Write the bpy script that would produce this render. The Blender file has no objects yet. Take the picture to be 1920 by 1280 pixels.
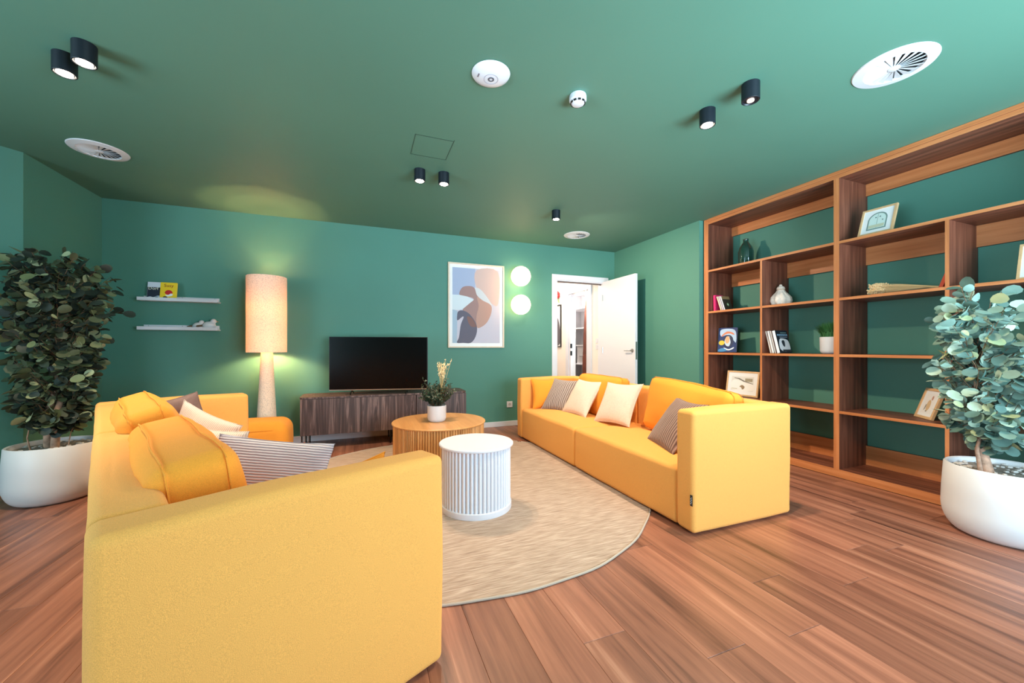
import bpy, bmesh, math, random
from mathutils import Vector, Matrix, noise
random.seed(7)
S = bpy.context.scene
PI = math.pi
# ------------------------------------------------------------------ camera, light, exposure
H = 2.575
YAW = 0.3706
cam_d = bpy.data.cameras.new('camera'); cam = bpy.data.objects.new('camera', cam_d)
S.collection.objects.link(cam); S.camera = cam
cam.location = (0, 0, 1.09); cam.rotation_euler = (PI/2, 0, -YAW)
cam_d.sensor_width = 36; cam_d.lens = 36*727/1920; cam_d.shift_y = 11.5/1920
cam_d.clip_start = 0.03
S.view_settings.view_transform = 'Standard'; S.view_settings.look = 'None'
S.view_settings.gamma = 1; S.view_settings.use_curve_mapping = False
S.view_settings.exposure = 0.66
w = bpy.data.worlds.new('sky'); S.world = w; w.use_nodes = True
w.node_tree.nodes['Background'].inputs[0].default_value = (0.55, 0.78, 1.0, 1)
w.node_tree.nodes['Background'].inputs[1].default_value = 1.2

def lamp(name, kind, loc, power, color, size=1, size_y=None, aim=None, spot=None, blend=.5):
    d = bpy.data.lights.new(name, kind); d.energy = power; d.color = color
    if kind == 'AREA':
        d.shape = 'RECTANGLE'; d.size = size; d.size_y = size_y or size
    else:
        d.shadow_soft_size = size
    if spot: d.spot_size = spot; d.spot_blend = blend
    o = bpy.data.objects.new(name, d); S.collection.objects.link(o); o.location = loc
    if aim is not None:
        o.rotation_euler = (Vector(aim)-Vector(loc)).to_track_quat('-Z', 'Y').to_euler()
    return o
DAY = (0.62, 0.86, 1.0)
# daylight through the two window openings of the unseen side of the room
lamp('daylight_behind', 'AREA', (2.2, -1.43, 1.35), 150, DAY, 2.9, 2.1, aim=(1.7, 2.0, 3.1))
lamp('daylight_left', 'AREA', (-4.12, 0.3, 1.35), 95, DAY, 3.0, 2.1, aim=(3, 0.9, 3.0))
for o_, pw in ((lamp('ceiling_fill_behind', 'AREA', (2.3, -1.43, .62), 44, (.55, .84, 1.0), 2.7, .6, aim=(2.3, .9, 2.6)), 0), (lamp('ceiling_fill_left', 'AREA', (-4.12, .3, .62), 30, (.6, .86, 1.0), 2.8, .6, aim=(-2.0, .9, 2.6)), 0)):  # added low fill lights, tilted up to brighten the ceiling
    o_.data.spread = math.radians(84)
WARM = (1.0, 0.60, 0.28)

# ------------------------------------------------------------------ materials
def nt(name):
    m = bpy.data.materials.new(name); m.use_nodes = True
    t = m.node_tree; b = t.nodes['Principled BSDF']
    return m, t, b
def lin(c):
    return tuple(((x/255)/12.92 if x/255 <= .04045 else ((x/255+.055)/1.055)**2.4) for x in c)
def mat(name, rgb, rough=.6, metal=0, noise_s=0, noise_a=.0, bump=0, bump_s=200, sheen=0, emit=None, es=0, coat=0, spec=.5, trans=0, alpha=1):
    m, t, b = nt(name); c = lin(rgb)
    b.inputs['Base Color'].default_value = (*c, 1); b.inputs['Roughness'].default_value = rough
    b.inputs['Metallic'].default_value = metal; b.inputs['Specular IOR Level'].default_value = spec
    b.inputs['Coat Weight'].default_value = coat
    if sheen:
        b.inputs['Sheen Weight'].default_value = sheen; b.inputs['Sheen Roughness'].default_value = .4
        b.inputs['Sheen Tint'].default_value = (1, .93, .78, 1)
    if trans: b.inputs['Transmission Weight'].default_value = trans
    if emit: b.inputs['Emission Color'].default_value = (*emit, 1); b.inputs['Emission Strength'].default_value = es
    N, L = t.nodes, t.links
    if noise_s or bump:
        tc = N.new('ShaderNodeTexCoord')
    if noise_s:
        n = N.new('ShaderNodeTexNoise'); n.inputs['Scale'].default_value = noise_s; n.inputs['Detail'].default_value = 5
        L.new(tc.outputs['Object'], n.inputs['Vector'])
        r = N.new('ShaderNodeValToRGB'); r.color_ramp.elements[0].position = .3; r.color_ramp.elements[1].position = .7
        r.color_ramp.elements[0].color = (*[x*(1-noise_a) for x in c], 1)
        r.color_ramp.elements[1].color = (*[min(1, x*(1+noise_a)) for x in c], 1)
        L.new(n.outputs['Fac'], r.inputs['Fac']); L.new(r.outputs['Color'], b.inputs['Base Color'])
    if bump:
        n2 = N.new('ShaderNodeTexNoise'); n2.inputs['Scale'].default_value = bump_s
        L.new(tc.outputs['Object'], n2.inputs['Vector'])
        bp = N.new('ShaderNodeBump'); bp.inputs['Strength'].default_value = bump; bp.inputs['Distance'].default_value = .004
        L.new(n2.outputs['Fac'], bp.inputs['Height']); L.new(bp.outputs['Normal'], b.inputs['Normal'])
    return m
def wood(name, cols, scale, axis, rough=.45, rnd=False, wav=0, bump=.15, coat=0, pos=(.25, .5, .75)):
    """grain stretched along axis; cols dark/mid/light"""
    m, t, b = nt(name); N, L = t.nodes, t.links
    tc = N.new('ShaderNodeTexCoord'); mp = N.new('ShaderNodeMapping')
    sc = [scale]*3; sc[axis] = scale*.045; mp.inputs['Scale'].default_value = sc
    src = tc.outputs['Object']
    if rnd:
        oi = N.new('ShaderNodeObjectInfo'); mu = N.new('ShaderNodeMath'); mu.operation = 'MULTIPLY'; mu.inputs[1].default_value = 37.
        L.new(oi.outputs['Random'], mu.inputs[0])
        ad = N.new('ShaderNodeVectorMath'); ad.operation = 'ADD'
        L.new(src, ad.inputs[0]); L.new(mu.outputs[0], ad.inputs[1]); src = ad.outputs[0]
    L.new(src, mp.inputs['Vector'])
    n = N.new('ShaderNodeTexNoise'); n.inputs['Scale'].default_value = 1; n.inputs['Detail'].default_value = 6; n.inputs['Roughness'].default_value = .62
    n.inputs['Distortion'].default_value = wav
    L.new(mp.outputs[0], n.inputs['Vector'])
    r = N.new('ShaderNodeValToRGB'); cr = r.color_ramp
    while len(cr.elements) < len(cols): cr.elements.new(.5)
    for e, p, c in zip(cr.elements, pos, cols): e.position = p; e.color = (*lin(c), 1)
    L.new(n.outputs['Fac'], r.inputs['Fac'])
    out = r.outputs['Color']
    if rnd:
        mr = N.new('ShaderNodeMapRange'); mr.inputs['To Min'].default_value = .82; mr.inputs['To Max'].default_value = 1.18
        L.new(oi.outputs['Random'], mr.inputs['Value'])
        mx = N.new('ShaderNodeVectorMath'); mx.operation = 'SCALE'
        L.new(out, mx.inputs[0]); L.new(mr.outputs[0], mx.inputs['Scale']); out = mx.outputs[0]
    L.new(out, b.inputs['Base Color'])
    b.inputs['Roughness'].default_value = rough; b.inputs['Coat Weight'].default_value = coat
    if bump:
        bp = N.new('ShaderNodeBump'); bp.inputs['Strength'].default_value = bump; bp.inputs['Distance'].default_value = .002
        L.new(n.outputs['Fac'], bp.inputs['Height']); L.new(bp.outputs['Normal'], b.inputs['Normal'])
    return m
def ribbed(name, c1, c2, freq, axis=0, bump=.6, wob=1.0):
    m, t, b = nt(name); N, L = t.nodes, t.links
    tc = N.new('ShaderNodeTexCoord'); wv = N.new('ShaderNodeTexWave'); wv.bands_direction = 'XYZ'[axis]
    wv.inputs['Scale'].default_value = freq; wv.inputs['Distortion'].default_value = wob; wv.inputs['Detail'].default_value = 2; wv.inputs['Detail Scale'].default_value = .8
    L.new(tc.outputs['Object'], wv.inputs['Vector'])
    r = N.new('ShaderNodeValToRGB'); r.color_ramp.elements[0].color = (*lin(c1), 1); r.color_ramp.elements[1].color = (*lin(c2), 1)
    L.new(wv.outputs['Fac'], r.inputs['Fac']); L.new(r.outputs['Color'], b.inputs['Base Color'])
    bp = N.new('ShaderNodeBump'); bp.inputs['Strength'].default_value = bump; bp.inputs['Distance'].default_value = .004
    L.new(wv.outputs['Fac'], bp.inputs['Height']); L.new(bp.outputs['Normal'], b.inputs['Normal'])
    b.inputs['Roughness'].default_value = .95; b.inputs['Sheen Weight'].default_value = .2
    return m
M = {}
M['paint'] = mat('green_wall_paint', (78, 132, 116), .62, noise_s=1.3, noise_a=.03, bump=.05, bump_s=160)
M['ceil'] = mat('green_ceiling_paint', (82, 124, 106), .6, noise_s=1.1, noise_a=.03, bump=.04, bump_s=160)
M['white'] = mat('white_lacquer', (216, 216, 222), .4)
M['cream'] = mat('cream_wall_paint', (236, 226, 214), .7)
M['sofa'] = mat('yellow_wool', (243, 168, 84), .95, noise_s=520, noise_a=.14, bump=.4, bump_s=600, sheen=.06)
M['cush'] = mat('deep_yellow_wool', (242, 152, 46), .95, noise_s=520, noise_a=.12, bump=.35, bump_s=600, sheen=.04)
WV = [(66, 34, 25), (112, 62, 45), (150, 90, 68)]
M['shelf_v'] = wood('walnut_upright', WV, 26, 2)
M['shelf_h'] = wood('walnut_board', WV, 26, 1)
M['lit_edge_v'] = wood('walnut_lit_edge_upright', [(168, 96, 52), (196, 120, 70), (212, 140, 90)], 30, 2)  # edge banding, with light on the front edges painted into its brighter orange
M['lit_edge_h'] = wood('walnut_lit_edge_board', [(168, 96, 52), (196, 120, 70), (212, 140, 90)], 30, 1)
M['floor'] = wood('walnut_laminate', [(76, 42, 32), (136, 86, 68), (160, 104, 82), (200, 144, 118)], 17, 1, rough=.36, rnd=True, wav=.3, bump=.04, coat=0, pos=(.28, .45, .6, .8))
M['joint'] = mat('pale_floor_joint', (206, 160, 134), .5)
M['dark_oak'] = wood('smoked_oak', [(34, 24, 24), (78, 58, 56), (150, 122, 116)], 15, 2, wav=2.6, rough=.5, bump=.4, rnd=True)
M['oak'] = wood('honey_oak', [(184, 124, 70), (206, 146, 88), (222, 168, 108)], 14, 1, rough=.35, bump=.05)
M['oak_v'] = wood('honey_oak_slat', [(176, 116, 62), (206, 148, 88), (228, 178, 120)], 14, 2, rough=.45, bump=.05, rnd=True)
M['black'] = mat('black_plastic', (12, 12, 14), .35)
M['screen'] = mat('television_glass', (2, 2, 3), .25, spec=.15)
M['metal'] = mat('brushed_steel', (170, 168, 165), .3, metal=1)
M['blackmetal'] = mat('black_steel', (20, 20, 22), .4, metal=.6)
M['spot'] = mat('black_spot_body', (14, 20, 30), .45)
M['pot'] = mat('matt_white_planter', (214, 212, 214), .45, noise_s=4, noise_a=.02)
M['soil'] = mat('grey_planting_gravel', (140, 130, 120), .9, noise_s=60, noise_a=.4, bump=.6, bump_s=80)
M['pebble'] = mat('pale_pebble', (200, 192, 186), .7, noise_s=12, noise_a=.15)
M['bark'] = mat('birch_bark', (176, 138, 116), .85, noise_s=30, noise_a=.35, bump=.5, bump_s=60)
M['twig'] = mat('brown_twig', (112, 82, 58), .8)
M['rug'] = None
M['art_frame'] = mat('pale_birch_frame', (226, 204, 180), .5, noise_s=20, noise_a=.05)
M['paper'] = mat('white_paper', (236, 234, 234), .6)
M['glow'] = mat('opal_globe', (255, 250, 240), .4, emit=(1.0, .66, .32), es=6)
M['led'] = mat('spot_led', (255, 240, 220), .4, emit=(1.0, .82, .62), es=40)
M['led_dim'] = mat('dim_spot_led', (250, 220, 200), .4, emit=(1.0, .66, .5), es=1.1)

def rugmat():
    m, t, b = nt('jute_rug'); N, L = t.nodes, t.links
    tc = N.new('ShaderNodeTexCoord'); mp = N.new('ShaderNodeMapping'); mp.inputs['Rotation'].default_value = (0, 0, .18)
    mp.inputs['Scale'].default_value = (9, 150, 20)
    L.new(tc.outputs['Object'], mp.inputs['Vector'])
    n = N.new('ShaderNodeTexNoise'); n.inputs['Scale'].default_value = 1; n.inputs['Detail'].default_value = 4
    L.new(mp.outputs[0], n.inputs['Vector'])
    r = N.new('ShaderNodeValToRGB'); cr = r.color_ramp; cr.elements.new(.5)
    for e, p, c in zip(cr.elements, (.25, .5, .75), ((136, 112, 98), (172, 150, 134), (200, 180, 166))): e.position = p; e.color = (*lin(c), 1)
    L.new(n.outputs['Fac'], r.inputs['Fac']); L.new(r.outputs[0], b.inputs['Base Color'])
    bp = N.new('ShaderNodeBump'); bp.inputs['Strength'].default_value = .5; bp.inputs['Distance'].default_value = .003
    L.new(n.outputs['Fac'], bp.inputs['Height']); L.new(bp.outputs[0], b.inputs['Normal'])
    b.inputs['Roughness'].default_value = .95
    return m
M['rug'] = rugmat()
def shademat(name, base, emit, es, transl):
    m, t, b = nt(name); N, L = t.nodes, t.links
    tc = N.new('ShaderNodeTexCoord'); n = N.new('ShaderNodeTexNoise'); n.inputs['Scale'].default_value = 120; n.inputs['Detail'].default_value = 2
    L.new(tc.outputs['Object'], n.inputs['Vector'])
    r = N.new('ShaderNodeValToRGB'); r.color_ramp.elements[0].position = .36; r.color_ramp.elements[1].position = .52
    r.color_ramp.elements[0].color = (*lin([x*.88 for x in base]), 1); r.color_ramp.elements[1].color = (*lin(base), 1)
    L.new(n.outputs['Fac'], r.inputs['Fac']); L.new(r.outputs[0], b.inputs['Base Color']); b.inputs['Roughness'].default_value = .9
    if transl:
        tr = N.new('ShaderNodeBsdfTranslucent'); mx = N.new('ShaderNodeMixShader'); mx.inputs[0].default_value = transl
        L.new(r.outputs[0], tr.inputs['Color']); out = N['Material Output']
        L.new(b.outputs[0], mx.inputs[1]); L.new(tr.outputs[0], mx.inputs[2]); L.new(mx.outputs[0], out.inputs['Surface'])
    return m
M['shade'] = shademat('speckled_boucle_shade', (250, 226, 204), None, 0, .16)
M['lampbase'] = shademat('speckled_boucle_base', (250, 226, 200), None, 0, 0)

# ------------------------------------------------------------------ mesh helpers
def link(name, me, parent=None, loc=None):
    o = bpy.data.objects.new(name, me); S.collection.objects.link(o)
    if parent: o.parent = parent
    if loc: o.location = loc
    return o
def fin(name, bm, m, parent=None, loc=None, smooth=False, face_mat=None):
    me = bpy.data.meshes.new(name)
    if face_mat:
        for f in bm.faces: f.material_index = face_mat(f)
    if smooth:
        for f in bm.faces: f.smooth = True
    bm.normal_update(); bm.to_mesh(me); bm.free()
    for x in (m if isinstance(m, (list, tuple)) else [m]): me.materials.append(x)
    if smooth and hasattr(me, 'set_sharp_from_angle'): me.set_sharp_from_angle(angle=math.radians(42))
    return link(name, me, parent, loc)
def root(name, label, cat, loc=(0, 0, 0), rot=0, group=None):
    o = bpy.data.objects.new(name, None); S.collection.objects.link(o)
    o.location = loc; o.rotation_euler = (0, 0, rot) if not isinstance(rot, tuple) else rot
    o.empty_display_size = .1
    o['label'] = label; o['category'] = cat
    if group: o['group'] = group
    return o
def tag(o, label, cat, group=None):
    o['label'] = label; o['category'] = cat
    if group: o['group'] = group
    return o
def struct(o): o['kind'] = 'structure'; return o
def copy_tree(o, parent=None):
    c = o.copy(); S.collection.objects.link(c)
    if parent is not None: c.parent = parent
    for ch in list(o.children): copy_tree(ch, c)
    return c
def abox(bm, a, b, bev=0, seg=2):
    r = bmesh.ops.create_cube(bm, size=1)
    vs = r['verts']; a = Vector(a); b = Vector(b); c = (a+b)/2; d = b-a
    for v in vs: v.co = Vector((c.x+v.co.x*d.x, c.y+v.co.y*d.y, c.z+v.co.z*d.z))
    if bev:
        es = list({e for v in vs for e in v.link_edges})
        bmesh.ops.bevel(bm, geom=es, offset=bev, segments=seg, affect='EDGES', profile=.5)
    return bm
def box(name, a, b, m, parent=None, bev=0, seg=2, **k):
    bm = bmesh.new(); abox(bm, a, b, bev, seg); return fin(name, bm, m, parent, **k)
def lathe_bm(prof, n=48, bm=None, c=(0, 0, 0), caps=True, flute=0):
    bm = bm or bmesh.new(); rings = []
    for r, z in prof:
        rings.append([bm.verts.new((c[0]+r*math.cos(2*PI*i/n), c[1]+r*math.sin(2*PI*i/n), c[2]+z)) for i in range(n)])
    for A, B in zip(rings, rings[1:]):
        for i in range(n): bm.faces.new((A[i], A[(i+1) % n], B[(i+1) % n], B[i]))
    if caps:
        if prof[0][0] > 1e-4: bm.faces.new(rings[0][::-1])
        if prof[-1][0] > 1e-4: bm.faces.new(rings[-1])
    return bm
def lathe(name, prof, m, parent=None, n=48, loc=None, caps=True, smooth=True, c=(0, 0, 0)):
    return fin(name, lathe_bm(prof, n, c=c, caps=caps), m, parent, loc, smooth)
def tube_bm(pts, r, n=8, bm=None):
    bm = bm or bmesh.new(); pts = [Vector(p) for p in pts]; rings = []
    rr = r if isinstance(r, (list, tuple)) else [r]*len(pts)
    for i, p in enumerate(pts):
        t = (pts[min(i+1, len(pts)-1)]-pts[max(i-1, 0)]).normalized()
        u = t.orthogonal().normalized() if abs(t.z) < .9 else Vector((1, 0, 0)).cross(t).normalized()
        v = t.cross(u)
        rings.append([bm.verts.new(p+(u*math.cos(2*PI*k/n)+v*math.sin(2*PI*k/n))*rr[i]) for k in range(n)])
    for A, B in zip(rings, rings[1:]):
        for i in range(n): bm.faces.new((A[i], A[(i+1) % n], B[(i+1) % n], B[i]))
    bm.faces.new(rings[0][::-1]); bm.faces.new(rings[-1])
    return bm
def cushion_warp(q, wr, ws, seed):
    nn = noise.noise_vector(q*ws+Vector((seed*3.1, seed, -seed)))
    n2 = noise.noise_vector(Vector((q.x*ws*2.6, q.y*ws*2.6, q.z*ws*.9))+Vector((seed, 5, 1)))
    return nn*wr+n2*wr*.4
def soft_bm(sx, sy, sz, r=.04, seg=14, bulge=(0, 0, 0), wr=0, ws=4, seed=0, taper=0, rz=None):
    """rounded, slightly puffed box centred on the origin"""
    hs = (sx/2, sy/2, sz/2); r = min(r, *[h*.98 for h in hs]); K = 5
    def axis(h):
        z = [-(h-r)-r*math.tan(PI/4*(1-k/K)) for k in range(K+1)]
        mid = [-(h-r)+2*(h-r)*i/seg for i in range(1, seg)]
        return z+mid+[-q for q in z[::-1]]
    ax = [axis(h) for h in hs]
    bm = bmesh.new(); cache = {}
    def vert(p):
        k = tuple(round(q, 6) for q in p)
        if k in cache: return cache[k]
        inner = Vector([max(-(h-r), min(h-r, q)) for h, q in zip(hs, p)]); d = Vector(p)-inner
        q = inner+d.normalized()*r if d.length > 1e-9 else Vector(p)
        u = [q[i]/hs[i] for i in range(3)]
        for i in range(3):
            j, l = (i+1) % 3, (i+2) % 3
            q[i] += bulge[i]*u[i]*(1-u[j]**2)*(1-u[l]**2)
        if wr:
            q += cushion_warp(q, wr, ws, seed)
        v = bm.verts.new(q); cache[k] = v; return v
    for i in range(3):
        j, l = (i+1) % 3, (i+2) % 3
        for s in (-1, 1):
            for a in range(len(ax[j])-1):
                for b in range(len(ax[l])-1):
                    c = []
                    for (da, db) in ((0, 0), (1, 0), (1, 1), (0, 1)):
                        p = [0, 0, 0]; p[i] = s*hs[i]; p[j] = ax[j][a+da]; p[l] = ax[l][b+db]; c.append(vert(p))
                    if s < 0: c.reverse()
                    try: bm.faces.new(c)
                    except ValueError: pass
    return bm
def soft(name, a, b, m, parent=None, **k):
    a = Vector(a); b = Vector(b); c = (a+b)/2; d = b-a
    return fin(name, soft_bm(abs(d.x), abs(d.y), abs(d.z), **k), m, parent, loc=c, smooth=True)
def grid_fn(bm, nu, nv, f):
    vs = [[bm.verts.new(f(i/nu, j/nv)) for j in range(nv+1)] for i in range(nu+1)]
    for i in range(nu):
        for j in range(nv): bm.faces.new((vs[i][j], vs[i+1][j], vs[i+1][j+1], vs[i][j+1]))
def pillow_bm(w, h, t, pinch=.10, n=26, seed=0, wr=.006, droop=0):
    bm = bmesh.new()
    for s in (1, -1):
        def f(a, b, s=s):
            u, v = 2*a-1, 2*b-1
            u = math.sin(u*PI/2)*.35+u*.65; v = math.sin(v*PI/2)*.35+v*.65
            x = w/2*u*(1-pinch*(1-v*v)); y = h/2*v*(1-pinch*(1-u*u))
            z = t/2*((max(0, 1-u*u)*max(0, 1-v*v))**.42)
            k = noise.noise(Vector((x*9+seed*7, y*9, s*3.)))*wr*(z/(t/2)) + noise.noise(Vector((x*30, y*12+seed, s)))*wr*.4*(z/(t/2))
            return (x, y, s*(z+k) - droop*u*u)
        b2 = bmesh.new(); grid_fn(b2, n, n, f)
        if s > 0: bmesh.ops.reverse_faces(b2, faces=b2.faces[:])
        me = bpy.data.meshes.new('t'); b2.to_mesh(me); bm.from_mesh(me); b2.free(); bpy.data.meshes.remove(me)
    bmesh.ops.remove_doubles(bm, verts=bm.verts[:], dist=.0004)
    bmesh.ops.recalc_face_normals(bm, faces=bm.faces[:])
    return bm
def orient(o, c, xd, yd):
    x = Vector(xd).normalized(); y = Vector(yd); y = (y-x*y.dot(x)).normalized(); z = x.cross(y)
    R = Matrix((x, y, z)).transposed().to_4x4()
    o.matrix_world = Matrix.Translation(Vector(c)) @ R
def pillow(name, label, m, c, xd, yd, w=.43, h=.43, t=.15, seed=0, cat='pillow', group=None, piping=None, **k):
    o = fin(name, pillow_bm(w, h, t, seed=seed, **k), m, smooth=True)
    orient(o, c, xd, yd); tag(o, label, cat, group)
    pp = []
    pin = k.get('pinch', .10)
    for e in range(4):
        for i in range(12):
            s = -1+2*i/12
            u, v = [(s, -1), (1, s), (-s, 1), (-1, -s)][e]
            pp.append((w/2*u*(1-pin*(1-v*v)), h/2*v*(1-pin*(1-u*u)), -k.get('droop', 0)*u*u))
    bm = bmesh.new(); tube_bm(pp+[pp[0]], .003, 5, bm)
    fin('seam', bm, piping or m, o, smooth=True)
    return o
FN = None
def text_bm(s, size, depth=.0004):
    c = bpy.data.curves.new('txt', 'FONT'); c.body = s; c.size = size; c.extrude = depth; c.align_x = 'CENTER'; c.align_y = 'CENTER'; c.resolution_u = 2
    o = bpy.data.objects.new('txt', c); S.collection.objects.link(o)
    dg = bpy.context.evaluated_depsgraph_get(); me = bpy.data.meshes.new_from_object(o.evaluated_get(dg))
    bpy.data.objects.remove(o); bpy.data.curves.remove(c)
    return me
def text(name, s, size, m, parent, loc, rot):
    me = text_bm(s, size); me.materials.append(m); o = link(name, me, parent, loc); o.rotation_euler = rot; return o
_pm = {}
def pm(c):
    c = tuple(c)
    if c not in _pm: _pm[c] = mat('print_ink_%d_%d_%d' % c, c, .6)
    return _pm[c]
def print_obj(name, polys, w, h, parent, loc=(0, 0, 0), rot=(0, 0, 0), lift=.0003):
    """flat print: polys = [(rgb, [(u,v)...])], u right, v down in 0..1, laid on the local xy plane"""
    bm = bmesh.new(); mats = []
    for k, (c, ps) in enumerate(polys):
        if pm(c) not in mats: mats.append(pm(c))
        vs = [bm.verts.new(((u-.5)*w, (.5-v)*h, lift*(k+1))) for u, v in ps]
        f = bm.faces.new(vs); f.material_index = mats.index(pm(c))
    bmesh.ops.triangulate(bm, faces=bm.faces[:])
    bm.normal_update()
    for f in bm.faces:
        if f.normal.z < 0: f.normal_flip()
    me = bpy.data.meshes.new(name); bm.to_mesh(me); bm.free()
    for m in mats: me.materials.append(m)
    o = link(name, me, parent, loc); o.rotation_euler = rot; return o
def smoothpoly(ps, k=5):
    out = []; n = len(ps)
    for i in range(n):
        p0, p1, p2, p3 = [Vector(ps[(i+j-1) % n]) for j in range(4)]
        for q in range(k):
            t = q/k
            out.append(tuple(.5*((2*p1)+(p2-p0)*t+(2*p0-5*p1+4*p2-p3)*t*t+(3*p1-p0-3*p2+p3)*t**3)))
    return out
def ell(cx, cy, rx, ry, n=20, a0=0, a1=2*PI):
    return [(cx+rx*math.cos(a0+(a1-a0)*i/n), cy+ry*math.sin(a0+(a1-a0)*i/n)) for i in range(n+(0 if a1-a0 > 6.2 else 1))]
def rect(u0, v0, u1, v1): return [(u0, v0), (u1, v0), (u1, v1), (u0, v1)]

# ------------------------------------------------------------------ the room
PX0, PY1 = -2.4, 5.06
fl = struct(box('floor', (-4.1, -2.1, -.06), (4.2, 5.06, -.0126), M['joint']))
# planks: 185 mm wide rows running to the back wall
def plank_mesh(L_, W_=.1846):
    bm = bmesh.new(); abox(bm, (-W_/2, 0, -.0125), (W_/2, L_, 0))
    top = [e for e in bm.edges if all(v.co.z > -.001 for v in e.verts)]
    bmesh.ops.bevel(bm, geom=top, offset=.0012, segments=1, affect='EDGES')
    me = bpy.data.meshes.new('plank'); bm.to_mesh(me); bm.free(); me.materials.append(M['floor']); return me
PL = 1.38; pmesh = {}
rows = range(-26, 19)
ends = {3: 1.236, 6: 1.723, 4: .55, 5: 1.02, 2: 1.75, 1: .35}
rnd = random.Random(3)
far_bm = bmesh.new()
for r in rows:
    xc = .763+.185*(r-2.5)-.0  # row 3 centre between the joints at .763 and .948
    if xc < -4.05 or xc > 4.15: continue
    y = ends.get(r, rnd.uniform(0, PL))
    while y > -2.09: y -= PL
    while y < 5.05:
        a, b = max(y, -2.09), min(y+PL-.0006, 5.055)
        y += PL
        if b-a < .02: continue
        hidden = (b < .55) or (xc < -2.6) or (xc > 3.75)
        if hidden:
            abox(far_bm, (xc-.0923, a, -.0125), (xc+.0923, b, 0)); continue
        k = round(b-a, 3)
        if k not in pmesh: pmesh[k] = plank_mesh(b-a-.0006)
        link('plank', pmesh[k], fl, (xc, a, 0))
fo = fin('plank_field', far_bm, M['floor'], fl); fo['kind'] = 'stuff'
def wallbox(name, a, b, m): return struct(box(name, a, b, m))
wallbox('ceiling', (-4.1, -2.1, H), (4.2, 5.16, H+.1), M['ceil'])
bm = bmesh.new()
DX0, DX1, DZ = 2.665, 3.475, 2.09
abox(bm, (-4.1, 5.06, -.06), (DX0, 5.18, H)); abox(bm, (DX1, 5.06, -.06), (4.2, 5.18, H)); abox(bm, (DX0, 5.06, DZ), (DX1, 5.18, H))
struct(fin('wall_back', bm, M['paint']))
wallbox('wall_left', (-2.5, 4.1, -.06), (-2.4, 5.06, H), M['paint'])
def slab(name, p, q, th, z0, z1, m):
    p = Vector((*p, 0)); q = Vector((*q, 0)); d = (q-p).normalized(); n = Vector((d.y, -d.x, 0))*th
    bm = bmesh.new(); c = [p, q, q+n, p+n]
    lo = [bm.verts.new((v.x, v.y, z0)) for v in c]; hi = [bm.verts.new((v.x, v.y, z1)) for v in c]
    bm.faces.new(lo[::-1]); bm.faces.new(hi)
    for i in range(4): bm.faces.new((lo[i], lo[(i+1) % 4], hi[(i+1) % 4], hi[i]))
    bmesh.ops.recalc_face_normals(bm, faces=bm.faces[:])
    return fin(name, bm, m)
struct(slab('wall_corner', (-4.0, 2.5), (-2.4, 4.1), -.1, -.06, H, M['paint']))
# right: short wall beside the door, then the niche that holds the bookcase
wallbox('wall_right', (3.68, 3.43, -.06), (4.2, 5.06, H), M['paint'])
wallbox('wall_niche', (4.135, -2.1, -.06), (4.25, 3.43, H), M['paint'])
# unseen sides with their window openings
bm = bmesh.new()
abox(bm, (-4.1, -1.4, -.06), (.7, -1.3, H)); abox(bm, (3.7, -1.4, -.06), (4.2, -1.3, H)); abox(bm, (.7, -1.4, -.06), (3.7, -1.3, .3)); abox(bm, (.7, -1.4, 2.45), (3.7, -1.3, H))
struct(fin('wall_front', bm, M['paint']))
bm = bmesh.new()
abox(bm, (-4.1, -2.0, -.06), (-4.0, -1.2, H)); abox(bm, (-4.1, 1.8, -.06), (-4.0, 2.6, H)); abox(bm, (-4.1, -1.2, -.06), (-4.0, 1.8, .3)); abox(bm, (-4.1, -1.2, 2.4), (-4.0, 1.8, H))
struct(fin('wall_window_side', bm, M['paint']))
def winframe(name, pts):
    bm = bmesh.new()
    for a, b in pts: abox(bm, a, b, .004, 1)
    return struct(fin(name, bm, M['white']))
winframe('window_1', [((.7, -1.38, .3), (.76, -1.32, 2.45)), ((3.64, -1.38, .3), (3.7, -1.32, 2.45)), ((2.17, -1.38, .36), (2.23, -1.32, 2.39)), ((.76, -1.38, .3), (3.64, -1.32, .36)), ((.76, -1.38, 2.39), (3.64, -1.32, 2.45))])
winframe('window_2', [((-4.08, -1.2, .3), (-4.02, -1.14, 2.4)), ((-4.08, 1.74, .3), (-4.02, 1.8, 2.4)), ((-4.08, .27, .36), (-4.02, .33, 2.34)), ((-4.08, -1.14, .3), (-4.02, 1.74, .36)), ((-4.08, -1.14, 2.34), (-4.02, 1.74, 2.4))])
# baseboards
def bboard(name, a, b): return struct(box(name, a, b, M['white'], bev=.003, seg=1))
bboard('baseboard_back', (-2.4, 5.045, 0), (2.585, 5.06, .07))
bboard('baseboard_left', (-2.4, 4.11, 0), (-2.386, 5.045, .07))
bboard('baseboard_right', (3.666, 3.45, 0), (3.68, 5.06, .07))
# access hatch in the ceiling: a thin shadow gap
bm = bmesh.new()
for a, b in (((.35, 2.755), (.353, 3.05)), ((.62, 2.74), (.623, 3.05)), ((.35, 2.755), (.62, 2.758)), ((.35, 3.047), (.62, 3.05))):
    abox(bm, (a[0], a[1], H-.002), (b[0], b[1], H-.0002))
struct(fin('trim_1', bm, mat('hatch_gap', (40, 62, 48), .9)))

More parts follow.
